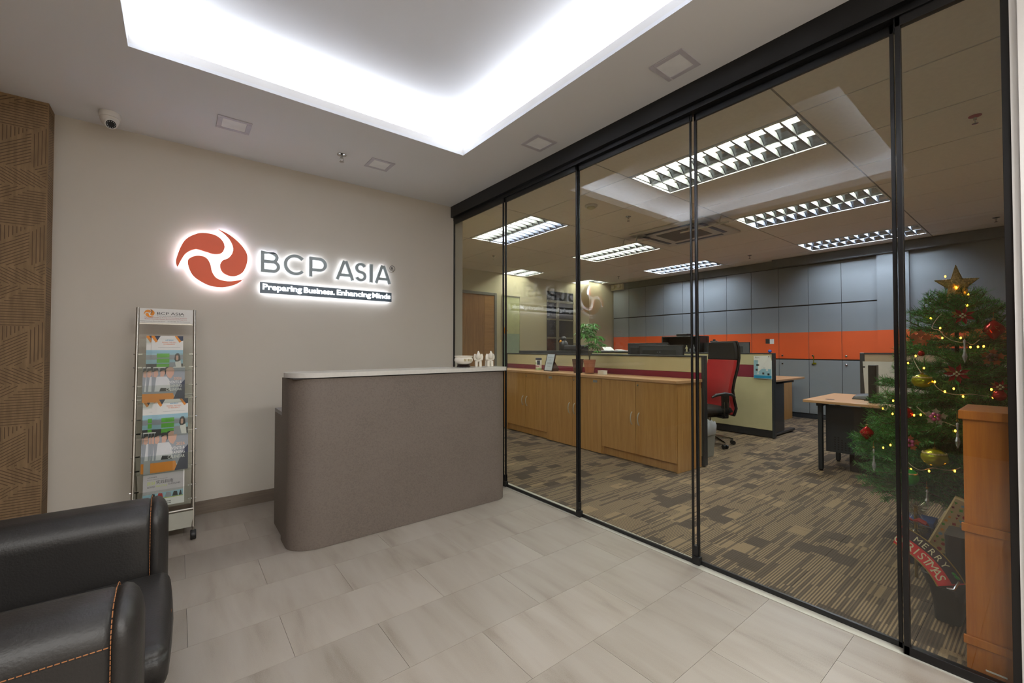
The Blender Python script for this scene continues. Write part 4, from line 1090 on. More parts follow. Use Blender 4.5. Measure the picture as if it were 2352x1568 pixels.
# poster pinned on partition 2
t = thing('health_poster', 'blue and white instruction poster pinned on the end of the maroon striped partition', 'poster', (6.684, 2.63, .845), local=True, rotz=ROT*.6)
MB().add([(0, -.125, 0), (0, .125, .005), (0, .122, .33), (-.008, -.1, .34), (-.002, -.125, .26), (.0012, -.125, 0), (.0012, .125, .005), (.0012, .122, .33), (-.0068, -.1, .34), (-.0008, -.125, .26)], [(0, 1, 2, 3, 4), (9, 8, 7, 6, 5)]).build('sheet', M_paper, t)
mb = MB()
B = lambda y0, y1, z0, z1, m: mb.add([(-.0022, y1, z0), (-.0022, y0, z0), (-.0022, y0, z1), (-.0022, y1, z1)], [(3, 2, 1, 0)], m)
B(-.12, .12, .05, .27, 0); B(-.12, .12, .01, .05, 1); B(-.09, .03, .285, .32, 2)
for k, (yy, zz, c_) in enumerate([(.07, .2, 3), (.04, .2, 3), (.02, .21, 4), (-.05, .22, 5), (-.09, .2, 5), (.08, .13, 3), (.04, .14, 5), (-.06, .13, 5), (-.02, .16, 5), (.06, .08, 5), (-.01, .08, 3), (-.08, .07, 3)]):
    mb.add([(-.0028, yy+.014, zz-.014), (-.0028, yy-.014, zz-.014), (-.0028, yy-.014, zz+.014), (-.0028, yy+.014, zz+.014)], [(3, 2, 1, 0)], c_)
text(mb, 'PROTECT YOURSELF', .1, .255, h=.009, w=.12, plane='x', at=-.003, m=3); text(mb, 'NOTICE', .09, .3, h=.014, w=.06, plane='x', at=-.003, m=3)
mb.build('print', [M_lblue, M_blue, mat('tan_print', (206, 170, 120), .5), M_pdark, M_pred, M_pshirt], t)
MB().ball((-.006, .09, .315), .007, 8).ball((-.012, -.09, .325), .007, 8).build('push_pin', M_chrome, t)
tag(MB().ball((6.72, 2.545, 1.247), .024, 14).build('glass_ball', mat('blue_glass_ball', (40, 90, 190), .1), smooth=True), 'small blue glass ball on top of the partition end above the poster', 'ball')

# things on the worktop
WZ = .9505
def at(x, y, z=WZ): return cub(x, y, z)
t = lt('wipes_canister', 'white canister with navy lid and green base on the worktop', 'canister', .30, 2.60, WZ)
MB().lathe([(.047, 0), (.048, .004), (.048, .155), (.046, .16)], (0, 0, 0), 28).build('body', M_paper, t, smooth=True)
MB().lathe([(.049, .158), (.049, .185), (.044, .19)], (0, 0, 0), 28).build('lid', M_dblue, t, smooth=True)
mb = MB()
def wrap(z0, z1, a0, a1, m, r=.0486):
    n = 10; V = []
    for i in range(n+1):
        a = math.radians(a0+(a1-a0)*i/n); V += [(r*math.cos(a), r*math.sin(a), z0), (r*math.cos(a), r*math.sin(a), z1)]
    mb.add(V, [(2*i, 2*i+2, 2*i+3, 2*i+1) for i in range(n)], m)
wrap(.006, .035, 90, 330, 0); wrap(.085, .15, 200, 255, 1, .0488); wrap(.05, .07, 150, 240, 2, .0487); wrap(.10, .12, 150, 185, 0, .0487)
mb.build('label', [M_pgreen, M_dblue, mat('rose_print', (190, 140, 150), .5)], t)
t = lt('certificate_stand', 'wood-edged certificate on a slanted stand on the worktop', 'certificate', .22, 2.27, WZ, r=-.15)
MB().prism([(0, 0), (.22, 0), (.06, .24)] if 0 else [(0, 0), (.13, 0), (.14, .03), (.07, .14), (.05, .14)], 'y', -.07, .07).build('easel_back', M_brownpot, t)
b_ = MB().add([(-.012, -.12, 0), (-.012, .12, 0), (.055, .12, .262), (.055, -.12, .262), (.0, -.12, 0), (.0, .12, 0), (.067, .12, .262), (.067, -.12, .262)], [(0, 1, 2, 3) if 0 else (3, 2, 1, 0), (4, 5, 6, 7), (0, 1, 5, 4), (1, 2, 6, 5), (2, 3, 7, 6), (3, 0, 4, 7)]).build('board', M_dwood, t)
mb = MB(); mb.add([(-.0095, -.10, .012), (-.0095, .10, .012), (.0503, .10, .25), (.0503, -.10, .25)], [(3, 2, 1, 0)], 0)
for z, w_ in ((.2, .16), (.17, .05), (.15, .06), (.12, .13), (.105, .15), (.07, .1)):
    x_ = -.0128+z*.2557; mb.add([(x_-.0008+.0, -w_/2, z), (x_-.0008, w_/2, z), (x_+.0005, w_/2, z+.006), (x_+.0005, -w_/2, z+.006)], [(3, 2, 1, 0)], 1)
mb.build('certificate_paper', [mat('certificate_blue', (196, 208, 220), .5), M_pgrey], b_)
t = lt('plant_pot', 'dark brown empty pot on the worktop, half hidden by the glass frame', 'pot', .27, 1.70, WZ)
MB().lathe([(.055, 0), (.058, .004), (.082, .185), (.084, .19), (.076, .19), (.07, .15), (.01, .15)], (0, 0, 0), 28).build('pot_body', M_brownpot, t, smooth=True)
t = lt('potted_plant', 'leafy green money tree in a terracotta pot on the worktop', 'plant', .26, 1.47, WZ)
MB().lathe([(.052, .006), (.056, .008), (.080, .165), (.083, .168), (.083, .186), (.074, .186), (.071, .16), (.01, .158)], (0, 0, 0), 28).build('pot', M_terra, t, smooth=True)
MB().lathe([(.066, 0), (.072, .012), (.066, .012), (.06, .006), (.01, .005)], (0, 0, 0), 28).build('saucer', M_acryl, t, smooth=True)
MB().lathe([(.070, .16), (.05, .165), (.01, .168)], (0, 0, 0), 20).build('soil', M_soil, t)
rs = random.Random(5)
stems = [[(.01, .0, .16), (.0, .02, .3), (.01, .03, .42), (-.01, .06, .56)], [(-.01, -.01, .16), (-.02, -.03, .28), (-.02, -.04, .4), (.0, -.09, .5)], [(.0, .015, .16), (.01, -.01, .26), (.02, -.03, .36), (-.02, .0, .62)]]
for s in stems: MB().ring(spline(s, closed=False, n=4), [.007, .0068, .0065, .006, .006, .0055, .005, .005, .0045, .004, .004, .0035, .003], 8).build('stem', M_stem, t, smooth=True)
def leaflet_cluster(size):
    mb = MB(); n = 5
    for k in range(n):
        a = math.radians(-95+190*k/(n-1)); L = size*(1-.22*abs(k-2)/2)
        ux, uy = math.cos(a), math.sin(a)
        prof = [(0, 0), (.25, .10), (.55, .16), (.8, .10), (1, 0)]
        up = []; dn = []; md = []
        for (s_, w_) in prof:
            z = -.35*L*s_*s_
            md.append((ux*L*s_, uy*L*s_, z+.004*math.sin(PI*s_)))
            up.append((ux*L*s_-uy*w_*L, uy*L*s_+ux*w_*L, z-.006)); dn.append((ux*L*s_+uy*w_*L, uy*L*s_-ux*w_*L, z-.006))
        V = md+up+dn; m_ = len(prof)
        F = []
        for i in range(m_-1): F += [(i, i+1, m_+i+1, m_+i), (2*m_+i, 2*m_+i+1, i+1, i)]
        mb.add(V, F)
    mb.ring([(0, 0, 0), (-size*.35, 0, -.01)], .0018, 5)
    return mb
lfm = [leaflet_cluster(.10), leaflet_cluster(.085), leaflet_cluster(.07)]
lfo = []
for z, (x, y), n_, sp in [(.56, (-.01, .05), 12, .12), (.44, (.0, -.09), 11, .13), (.62, (-.02, .0), 9, .09), (.36, (.0, -.14), 6, .08), (.5, (0, .1), 6, .07)]:
    for i in range(n_):
        a = 2*PI*i/n_+rs.random(); r = sp*(.35+.65*rs.random())
        k = rs.randrange(3)
        if len(lfo) <= k:
            o = lfm[len(lfo)].build('leaf', M_leaf, t, smooth=True); lfo.append(o)
        else: o = bpy.data.objects.new('leaf', lfo[k].data); COL.objects.link(o); o.parent = t
        o.location = (x+r*math.cos(a), y+r*math.sin(a), z+rs.uniform(-.06, .07)); o.rotation_euler = (rs.uniform(-.4, .4), rs.uniform(-.1, .6), a)
t = lt('card_box', 'small white box on the worktop right of the plant', 'box', .24, 1.22, WZ)
MB().box(-.035, .035, -.05, .05, 0, .042).build('box_body', M_paper, t, bevel=.002)
MB().box(-.037, .037, -.052, .052, .042, .052).build('lid', M_paper, t, bevel=.002)

# behind partition 1: desk, monitors, filing cabinet
t = lt('cubicle_desk', 'beech desk behind the cream partition carrying two monitors', 'desk', .56, .47, 0)
MB().box(0, .6, 0, 1.55, .715, .74).build('desktop', M_beechtop, t, bevel=.003)
for yy in (.05, 1.45): MB().box(.06, .10, yy, yy+.04, .002, .715).box(.5, .54, yy, yy+.04, .002, .715).box(.06, .54, yy, yy+.04, .01, .04).build('leg', M_dgrey, t)
def monitor(x, y, w, ztop, zb_, label, z0, face=1, world=None, rz=0.0, h=.36):
    t = thing('computer_monitor', label, 'monitor', world, 'monitors in the office', local=True, rotz=rz) if world else lt('computer_monitor', label, 'monitor', x, y, z0, 'monitors in the office', r=rz)
    zt_ = ztop-z0; zb2 = zt_-h
    MB().box(0, .018, -w/2, w/2, zb2, zt_).build('screen_bezel', M_blackp, t, bevel=.004)
    bk = MB(); s = -1
    bk.add([(0, -w/2+.01, zb2+.01), (0, w/2-.01, zb2+.01), (0, w/2-.01, zt_-.01), (0, -w/2+.01, zt_-.01), (-.035, -w/2+.09, zb2+.06), (-.035, w/2-.09, zb2+.06), (-.035, w/2-.09, zt_-.07), (-.035, -w/2+.09, zt_-.07)],
           [(4, 7, 6, 5) if 0 else (5, 6, 7, 4)[::-1], (0, 1, 5, 4), (1, 2, 6, 5), (2, 3, 7, 6), (3, 0, 4, 7)])
    bk.build('back_shell', mat('monitor_back', (44, 47, 50), .4) if 'monitor_back' not in MATS else MATS['monitor_back'], t, bevel=.006, label='charcoal back shell')
    MB().box(-.037, -.034, -w*.22, w*.22, zt_-.13, zt_-.118).build('vent_slot', M_black, t)
    mb = MB(); mb.box(-.0362, -.035, -.03, -.012, zt_-.092, zt_-.084).box(-.0362, -.035, .01, .022, zt_-.092, zt_-.086); mb.build('badge', M_pgrey, t)
    MB().box(-.06, -.03, -.03, .03, .01, zb2+.15).build('stand_neck', M_blackp, t)
    MB().box(-.13, .09, -.11, .11, 0, .012).build('stand_foot', M_blackp, t, bevel=.004)
    MB().box(.018, .019, -w/2+.012, w/2-.012, zb2+.02, zt_-.012).build('display', M_darkglass, t)
monitor(.78, .74, .655, 1.328, 0, 'black monitor turned away, its back shell and slot facing the glass', .7405)
monitor(1.02, 1.12, .66, 1.362, 0, 'black monitor standing just behind the one whose back faces the glass', .7405)
t = lt('filing_cabinet', 'dark filing cabinet behind the left part of the cream partition', 'cabinet', .62, 2.2, 0)
MB().box(0, .45, 0, 1.35, .002, 1.25).build('cabinet_body', M_dgrey, t, bevel=.003)
for k in range(3):
    for z in (.1, .48, .86):
        dd = MB().box(.45, .462, .02+.445*k, .445*(k+1)-.01, z, z+.36).build('drawer', M_dgrey, t, bevel=.002, seg=1)
        MB().box(.462, .475, .18+.445*k, .28+.445*k, z+.28, z+.295).build('handle', M_chrome, dd)
FZ = 1.2505
# bird figurine
t = lt('bird_figurine', 'black penguin-like bird figurine with yellow throat behind the glass frame', 'figurine', .85, 2.62, FZ)
MB().lathe([(.05, 0), (.07, .03), (.075, .09), (.06, .14), (.035, .165)], (0, 0, 0), 20).build('body', M_blackp, t, smooth=True)
MB().ball((0, .01, .19), .05, 18).build('head', M_blackp, t, smooth=True)
MB().ring([(-.02, .05, .19), (-.03, .09, .175), (-.03, .11, .14)], [.018, .014, .003], 10).build('beak', M_blackp, t, smooth=True)
MB().ball((-.03, .03, .15), .032, 14).build('throat_patch', M_yel, t, smooth=True)
t = lt('document_bag', 'long low black bag lying on the filing cabinet behind the plant', 'bag', .85, 2.33, FZ)
MB().box(-.1, .1, -.2, .2, 0, .09).build('bag_body', M_blackf, t, bevel=.03, seg=3)
MB().ring([(0, -.1, .088), (0, -.07, .11), (0, .07, .11), (0, .1, .088)], .006, 8).build('carry_handle', M_blackf, t, smooth=True)
# papers on partition-top tray
t = lt('side_cupboard', 'cream cupboard behind the partition, papers on its top', 'cupboard', 1.32, 2.45, 0)
MB().box(0, .45, -.85, .6, .002, 1.222).build('cupboard_body', M_cream, t, bevel=.003)
MB().box(-.01, .46, -.86, .61, 1.222, 1.243).build('cupboard_top', M_blackp, t, bevel=.003)
for i, (dx, dy, r, n_) in enumerate([(.18, -.55, .1, 'flat'), (.2, -.25, -.2, 'raised')]):
    t = lt('paper_stack', 'loose white papers on the cream cupboard, %s' % ('right sheet lying flat' if i == 0 else 'left pile with a lifted sheet'), 'papers', 1.32+dx, 2.45+dy, 1.2435, 'papers on the cream cupboard', r=r)
    MB().box(-.1, .1, -.14, .14, 0, .012).build('sheets', M_paper, t)
    MB().add([(-.1, -.13, .013), (.1, -.13, .013), (.1, .05, .014), (-.1, .05, .014), (-.08, .14, .03+.04*i), (.1, .14, .03+.04*i)], [(0, 1, 2, 3), (3, 2, 5, 4)]).build('curled_sheet', M_paper, t)

# desk & display case behind partition 2
t = thing('storage_desk', 'desk behind the maroon striped partition supporting the black case', 'desk', (7.1, 3.3, 0))
MB().box(6.9, 7.5, 2.98, 5.6, .715, .74).build('desktop', M_beechtop, t, bevel=.003)
for y in (3.0, 5.5): MB().box(6.92, 7.4, y, y+.04, .002, .715).build('leg', M_dgrey, t)
cx, cy_ = 7.0, 4.06
t = thing('display_case', 'black display box with rounded top holding small figurines', 'display case', (cx, cy_, .7405))
MB().box(6.90, 7.24, 3.70, 4.42, .7405, 1.232).build('case_base', M_blackp, t, bevel=.005)
MB().box(7.15, 7.24, 3.70, 4.42, 1.232, 1.50).box(6.92, 7.15, 3.70, 3.725, 1.232, 1.50).box(6.92, 7.15, 4.395, 4.42, 1.232, 1.50).box(6.92, 7.24, 3.70, 4.42, 1.48, 1.505).build('case_shell', M_blackp, t, bevel=.01)
MB().box(6.92, 7.12, 3.93, 4.13, 1.505, 1.545).build('top_box', M_blackp, t, bevel=.006)
cols = [M_offwhite, M_goldl, M_pskin, M_offwhite, M_aut, M_offwhite, M_ivory, M_pgrey, M_pgrey, M_aut]
for i in range(10):
    y = 4.34-.062*i; hgt = [.075, .085, .08, .09, .12, .085, .11, .06, .12, .1][i]
    t = thing('toy_figurine', 'small standing figurine in the black display box, %s from the left' % ['first', 'second', 'third', 'fourth', 'fifth', 'sixth', 'seventh', 'eighth', 'ninth', 'tenth'][i], 'figurine', (6.98, y, 1.2322), 'figurines in the display box')
    m = cols[i]; s = hgt/.1
    MB().cyl((6.98, y-.008*s, 1.2325), (6.98, y-.007*s, 1.2325+.045*s), .006*s, 8).cyl((6.98, y+.008*s, 1.2325), (6.98, y+.007*s, 1.2325+.045*s), .006*s, 8).build('legs', m, t, smooth=True)
    MB().lathe([(.010*s, .04*s), (.014*s, .055*s), (.015*s, .072*s), (.006*s, .078*s)], (6.98, y, 1.2325), 10).ring([(6.98, y-.014*s, 1.2325+.072*s), (6.975, y-.02*s, 1.2325+.045*s)], .0035*s, 6).ring([(6.98, y+.014*s, 1.2325+.072*s), (6.975, y+.02*s, 1.2325+.045*s)], .0035*s, 6).build('torso', m, t, smooth=True)
    MB().ball((6.98, y, 1.2325+.09*s), .010*s, 10).build('head', m, t, smooth=True)
monitor(0, 0, .76, 1.388, 0, 'wide black monitor behind the headrest of the red chair', .7405, world=(7.02, 3.32, .7405), rz=ROT*.6, h=.4)
t = thing('web_camera', 'small black webcam clipped on top of the far wide monitor', 'webcam', (7.02, 3.5, 1.39))
MB().box(6.99, 7.03, 3.44, 3.56, 1.39, 1.415).build('webcam_body', M_dgrey, t, bevel=.008)
MB().box(7.0, 7.025, 3.48, 3.52, 1.415, 1.44).build('webcam_head', M_blackp, t, bevel=.006)

# ================================================================== OFFICE CHAIR
CHX, CHY = 5.66, 2.90
t = thing('office_chair', 'high-back office chair with red cushion and black headrest behind the partition end', 'office chair', (CHX, CHY, 0), local=True, rotz=math.atan2(.42, -.9))
# local: faces +x
def pad(prof, y0, y1, name, m, thick, parent=t, yscale=None):
    """curved pad: prof is list of (x,z,halfwidth); thickness towards -x"""
    mb = MB(); V = []; n = len(prof); ny = 8
    for (x, z, hw) in prof:
        for j in range(ny+1):
            u = -1+2*j/ny; V.append((x+.035*u*u, u*hw*1.12, z))
    for (x, z, hw) in prof:
        for j in range(ny+1):
            u = -1+2*j/ny; V.append((x-thick*(1-.35*u*u)+.02*u*u, u*hw*1.12, z))
    q = ny+1; F = []
    for i in range(n-1):
        for j in range(ny):
            F.append((i*q+j, i*q+j+1, (i+1)*q+j+1, (i+1)*q+j)); a = n*q; F.append((a+i*q+j+1, a+i*q+j, a+(i+1)*q+j, a+(i+1)*q+j+1))
        F.append((i*q, (i+1)*q, n*q+(i+1)*q, n*q+i*q)); F.append(((i+1)*q+ny, i*q+ny, n*q+i*q+ny, n*q+(i+1)*q+ny))
    for j in range(ny):
        F.append((j+1, j, n*q+j, n*q+j+1)); k = (n-1)*q; F.append((k+j, k+j+1, n*q+k+j+1, n*q+k+j))
    return mb.add(V, F).build(name, m, parent, smooth=True, bevel=0.012, seg=3, angle=60)
pad([(-.16, .42, .21), (-.19, .50, .215), (-.155, .62, .22), (-.13, .74, .225), (-.155, .88, .23), (-.195, 1.02, .235), (-.215, 1.135, .235)], 0, 0, 'back_cushion', M_red, .05, t)
pad([(-.215, 1.137, .235), (-.222, 1.2, .235), (-.222, 1.3, .225), (-.215, 1.37, .21)], 0, 0, 'headrest', M_blackf, .055, t)
pad([(-.205, .40, .225), (-.24, .50, .23), (-.205, .62, .235), (-.18, .74, .24), (-.205, .88, .245), (-.245, 1.02, .25), (-.27, 1.16, .25), (-.275, 1.3, .24), (-.262, 1.385, .22)], 0, 0, 'back_shell', M_blackp, .02, t)
soft_t = t
o = MB().box(-.2, .30, -.24, .24, .43, .51).build('seat', M_blackf, t, bevel=.035, seg=4)
MB().box(-.15, .2, -.14, .14, .38, .43).build('seat_mechanism', M_blackp, t, bevel=.01)
MB().cyl((0, 0, .12), (0, 0, .38), .024, 16).build('gas_column', M_chrome, t, smooth=True)
for s in (-1, 1):
    a = MB().ring([(-.16, s*.29, .655), (-.1, s*.295, .69), (0, s*.3, .705), (.12, s*.295, .69), (.18, s*.285, .66)], [.012, .019, .021, .019, .012], 10).build('armrest', M_dgrey, t, smooth=True)
    MB().box(-.05, .05, s*.305-.014, s*.305+.014, .52, .69).build('arm_post', M_blackp, a, bevel=.006)
    MB().box(-.035, -.02, s*.305-.018, s*.305+.018, .40, .60).box(.02, .035, s*.305-.018, s*.305+.018, .40, .60).build('arm_slide', M_chrome, a)
    MB().box(-.04, .04, min(s*.1, s*.31), max(s*.1, s*.31), .39, .405).build('arm_bar', M_blackp, a)
for k in range(5):
    a = 2*PI*k/5+.3; ux, uy = math.cos(a), math.sin(a)
    MB().ring([(0, 0, .12), (ux*.15, uy*.15, .105), (ux*.3, uy*.3, .075)], [.026, .019, .012], 8).build('base_leg', M_chrome, t, smooth=True)
    c = MB().cyl((ux*.3+uy*.012, uy*.3-ux*.012, .028), (ux*.3+uy*.032, uy*.3-ux*.032, .028), .027, 16).cyl((ux*.3-uy*.012, uy*.3+ux*.012, .028), (ux*.3-uy*.032, uy*.3+ux*.032, .028), .027, 16).build('castor', M_blackp, t, smooth=True)
    MB().cyl((ux*.3, uy*.3, .03), (ux*.3, uy*.3, .075), .008, 8).build('castor_stem', M_chrome, c)
# waste bin with liner
t = thing('waste_bin', 'pale grey waste bin with a plastic liner beside the partition post', 'bin', (4.97, 2.63, 0))
bx, by = 4.97, 2.63
mb = MB(); P = lambda s, z: [(bx-.13*s, by-.1*s, z), (bx+.13*s, by-.1*s, z), (bx+.13*s, by+.1*s, z), (bx-.13*s, by+.1*s, z)]
V = P(.8, .002)+P(1, .36)+P(.95, .36)+P(.76, .012)
mb.add(V, [(3, 2, 1, 0), (0, 1, 5, 4), (1, 2, 6, 5), (2, 3, 7, 6), (3, 0, 4, 7), (4, 5, 9, 8), (5, 6, 10, 9), (6, 7, 11, 10), (7, 4, 8, 11), (8, 9, 13, 12), (9, 10, 14, 13), (10, 11, 15, 14), (11, 8, 12, 15), (12, 13, 14, 15)])
mb.build('bin_body', M_greybin, t)
mb = MB(); rs = random.Random(3); n = 36; rows = []
for (f_, z, j) in ((1.0, .26, .0), (1.07, .28, .01), (1.08, .365, .012), (.98, .41, .02), (.86, .38, .012), (.8, .28, .01)):
    row = []
    for i in range(n):
        a = 2*PI*i/n; c_, s_ = math.cos(a), math.sin(a); q = 1/max(abs(c_)/.13, abs(s_)/.1)
        q = min(q, .15)*f_+rs.uniform(-1, 1)*j*.5
        row.append((bx+c_*q, by+s_*q, z+rs.uniform(-1, 1)*j))
    rows.append(row)
mb.add([p for r_ in rows for p in r_], [(r_*n+i, r_*n+(i+1) % n, (r_+1)*n+(i+1) % n, (r_+1)*n+i) for r_ in range(5) for i in range(n)])
mb.build('bin_liner', mat('milky_liner', (196, 200, 208), .35), t, smooth=True)

# ================================================================== DESKS (right)
t = thing('far_desk', 'beech desk end with dark T-leg beyond the maroon striped partition', 'desk', (7.3, 2.6, 0))
MB().box(6.79, 7.95, 2.50, 2.93, .80, .83).build('desktop', M_beechtop, t, bevel=.004)
MB().box(6.84, 7.6, 2.53, 2.60, .02, .05).cyl((7.55, 2.565, 0), (7.55, 2.565, .02), .02, 10).cyl((6.9, 2.565, 0), (6.9, 2.565, .02), .02, 10).build('foot', M_dgrey, t, bevel=.004)
MB().box(6.9, 7.22, 2.54, 2.60, .05, .80).build('leg', M_dgrey, t, bevel=.01)
MB().box(6.9, 7.6, 2.54, 2.6, .765, .80).build('support_arm', M_blackp, t)
t = thing('pedestal', 'narrow beech pedestal under the far desk end by the grey cabinets', 'pedestal', (8.7, 3.2, 0))
MB().box(8.55, 8.98, 3.03, 3.5, .002, .76).build('pedestal_body', M_beech, t, bevel=.003)
for k in range(3):
    dd = MB().box(8.535, 8.55, 3.04, 3.49, .03+.24*k, .26+.24*k).build('drawer', M_beech, t, bevel=.002, seg=1)
    MB().box(8.525, 8.535, 3.2, 3.33, .2+.24*k, .212+.24*k).build('handle', M_chrome, dd)
t = thing('near_desk', 'beech desk with dark modesty panel right of the aisle', 'desk', (5.8, .8, 0))
MB().box(5.285, 6.34, -.35, 1.685, .712, .74).build('desktop', M_beechtop, t, bevel=.004)
MB().lathe([(.04, 0), (.04, .002), (.03, .003)], (5.50, 1.50, .74), 24).build('cable_grommet', M_brownpot, t)
for y in (1.55, -.25):
    MB().box(5.35, 5.40, y-.02, y+.02, .012, .70).cyl((5.375, y, 0), (5.375, y, .012), .018, 10).build('leg', M_dgrey, t, bevel=.012)
    MB().box(5.93, 5.98, y-.02, y+.02, .012, .70).cyl((5.955, y, 0), (5.955, y, .012), .018, 10).build('leg', M_dgrey, t, bevel=.012)
    MB().box(5.33, 6.0, y-.025, y+.025, .68, .712).build('cross_beam', M_blackp, t)
mp_ = MB().box(5.43, 5.442, -.2, 1.52, .20, .69).build('modesty_panel', M_dgrey, t)
mb = MB()
for r in range(6):
    for c_ in range(7-r):
        mb.lathe([(.008, -.0005), (.008, -.0012)], (5.4302, 1.44-.03*c_-.0*r, .235+.024*r), 8, ax='x')
mb.build('perforation', M_black, mp_, kind='stuff')
MB().box(5.424, 5.43, 1.0, 1.24, .42, .53).build('socket_plate', M_blackp, mp_, bevel=.003)
t = thing('drawer_pedestal', 'dark brown wooden pedestal under the near desk', 'pedestal', (5.8, 1.0, 0))
MB().box(5.55, 6.0, .55, 1.35, .002, .19).build('pedestal_body', M_dwood, t, bevel=.004)
t = thing('desk_partition', 'beige partition behind the near desk, left of the tree', 'partition', (6.4, .6, 0), 'fabric office partitions')
MB().box(6.40, 6.46, 1.40, 1.445, .012, 1.235).build('end_post', M_dgrey, t, bevel=.006)
MB().box(6.40, 6.46, -.6, 1.40, 1.216, 1.235).build('top_cap', M_dgrey, t)
MB().box(6.406, 6.454, -.6, 1.40, .11, 1.215).build('fabric_panel', M_beige, t)
MB().box(6.404, 6.456, -.6, 1.40, .0, .11).build('skirting', M_blackp, t)
t = thing('desk_screen', 'pale grey screen panel leaning at the back of the near desk', 'screen panel', (6.25, .7, .74))
MB().add([(6.22, -.2, .742), (6.22, 1.36, .742), (6.30, 1.395, 1.135), (6.30, -.2, 1.135), (6.232, -.2, .742), (6.232, 1.36, .742), (6.312, 1.395, 1.135), (6.312, -.2, 1.135)], [(3, 2, 1, 0), (4, 5, 6, 7), (0, 1, 5, 4), (1, 2, 6, 5), (2, 3, 7, 6), (3, 0, 4, 7)]).build('panel', M_screen, t)
MB().box(6.285, 6.318, 1.37, 1.398, 1.0, 1.08).build('side_clip', M_blackp, t)
t = thing('tower_speaker', 'tall narrow black speaker standing on the near desk', 'speaker', (5.5, 1.12, .74))
MB().box(5.445, 5.535, 1.10, 1.165, .7405, 1.118).build('enclosure', M_black, t, bevel=.004)
MB().box(5.443, 5.445, 1.106, 1.159, .775, 1.11).build('front_grille', M_blackf, t)
t = thing('desk_phone', 'grey handset dock behind the tower speaker on the near desk', 'phone', (5.8, 1.3, .74))
MB().add([(5.72, 1.16, .741), (5.72, 1.37, .741), (5.90, 1.37, .741), (5.90, 1.16, .741), (5.74, 1.17, .80), (5.74, 1.35, .775), (5.89, 1.35, .79), (5.89, 1.17, .81)], [(3, 2, 1, 0), (4, 5, 6, 7), (0, 1, 5, 4), (1, 2, 6, 5), (2, 3, 7, 6), (3, 0, 4, 7)]).build('dock', M_dgrey, t, bevel=.01)
MB().ring([(5.6, 1.23, .746), (5.68, 1.2, .75), (5.72, 1.18, .748)], .004, 6).build('cord', M_blackp, t)
t = thing('laptop_tray', 'flat black tray with cables on the near desk by the tree', 'tray', (5.7, .95, .74))
MB().box(5.58, 5.86, .62, 1.06, .7405, .753).build('tray', M_blackp, t, bevel=.004)
MB().ring(spline([(5.62, 1.0, .76), (5.7, .9, .77), (5.8, .98, .765), (5.84, .86, .76)], closed=False), .004, 6).build('cable', M_cable, t)

# ================================================================== CUPBOARD beside the jamb, bin, gifts
t = thing('tall_cupboard', 'orange-brown wooden cupboard right behind the glass in front of the tree', 'cupboard', (2.62, -.1, 0))
MB().box(2.485, 2.76, -.62, .235, .002, 1.0).build('cupboard_body', M_cherry, t)
MB().box(2.472, 2.772, -.63, .247, 1.0, 1.035).build('cupboard_top', M_cherry, t, bevel=.003)
for z in (.115, .555): MB().box(2.474, 2.485, -.62, .243, z, z+.032).build('band', M_cherry, t, bevel=.002)
MB().box(2.4835, 2.485, .13, .185, .03, .036).build('scratch', M_offwhite, t)
t = thing('black_bin', 'dark plastic bin with flared rim beside the orange-brown cupboard', 'bin', (2.95, .33, 0))
bx, by = 2.965, .33
def rectloop(hx, hy, z, r=.03, n=3):
    out = []
    for sx, sy, a in ((1, 1, 0), (-1, 1, 90), (-1, -1, 180), (1, -1, 270)):
        for i in range(n+1):
            q = math.radians(a+90*i/n); out.append((bx+sx*(hx-r)+r*math.cos(q), by+sy*(hy-r)+r*math.sin(q), z))
    return out
def loft(loops, cap0=True, cap1=True):
    n = len(loops[0]); V = [p for l in loops for p in l]; F = []
    for k in range(len(loops)-1):
        for i in range(n): F.append((k*n+i, k*n+(i+1) % n, (k+1)*n+(i+1) % n, (k+1)*n+i))
    if cap0: F.append(tuple(range(n-1, -1, -1)))
    if cap1: F.append(tuple((len(loops)-1)*n+i for i in range(n)))
    return MB().add(V, F)
loft([rectloop(.13, .045, .002), rectloop(.145, .055, .165), rectloop(.155, .07, .17), rectloop(.165, .085, .218), rectloop(.17, .087, .222), rectloop(.155, .075, .22), rectloop(.13, .05, .08)]).build('bin_body', M_rubber, t, smooth=True)
loft([[(p[0]+.03, p[1]-.02, p[2]) for p in rectloop(.08, .03, .12, .015)], [(p[0]+.03, p[1]-.02, p[2]) for p in rectloop(.085, .035, .39, .015)]]).build('inner_box', M_dgrey, t, smooth=True)
# banner
BC = Vector((2.86, .455, 0))
t = thing('christmas_banner', 'red arched MERRY CHRISTMAS banner with gold letters leaning on the black bin', 'banner', (2.98, .43, .0), local=True, rotz=math.radians(-66))
# local x to the right as seen, local y away, plane tilted; build arched plate in x-z
Rc = .34
def AR(a, r): return (r*math.cos(math.radians(a)), r*math.sin(math.radians(a)))
def arch(r0, r1, a0, a1, yf, yb, n=22):
    mb = MB(); V = []; 
    for i in range(n+1):
        a = a0+(a1-a0)*i/n
        for r in (r0, r1):
            x, z = AR(a, r); V += [(x, yf, z), (x, yb, z)]
    F = []
    for i in range(n):
        k = 4*i; F += [(k, k+4, k+6, k+2), (k+1, k+3, k+7, k+5), (k, k+1, k+5, k+4), (k+2, k+6, k+7, k+3)]
    F += [(0, 2, 3, 1), (4*n, 4*n+1, 4*n+3, 4*n+2)]
    return mb.add(V, F)
grp = []
pn = arch(.315, .43, 58, 106, 0, .006).build('banner_panel', mat('banner_red', (196, 22, 30), .6), t)
b2 = arch(.378, .43, 59, 105, -.003, 0).build('upper_band', mat('banner_dark', (40, 12, 26), .6), t)
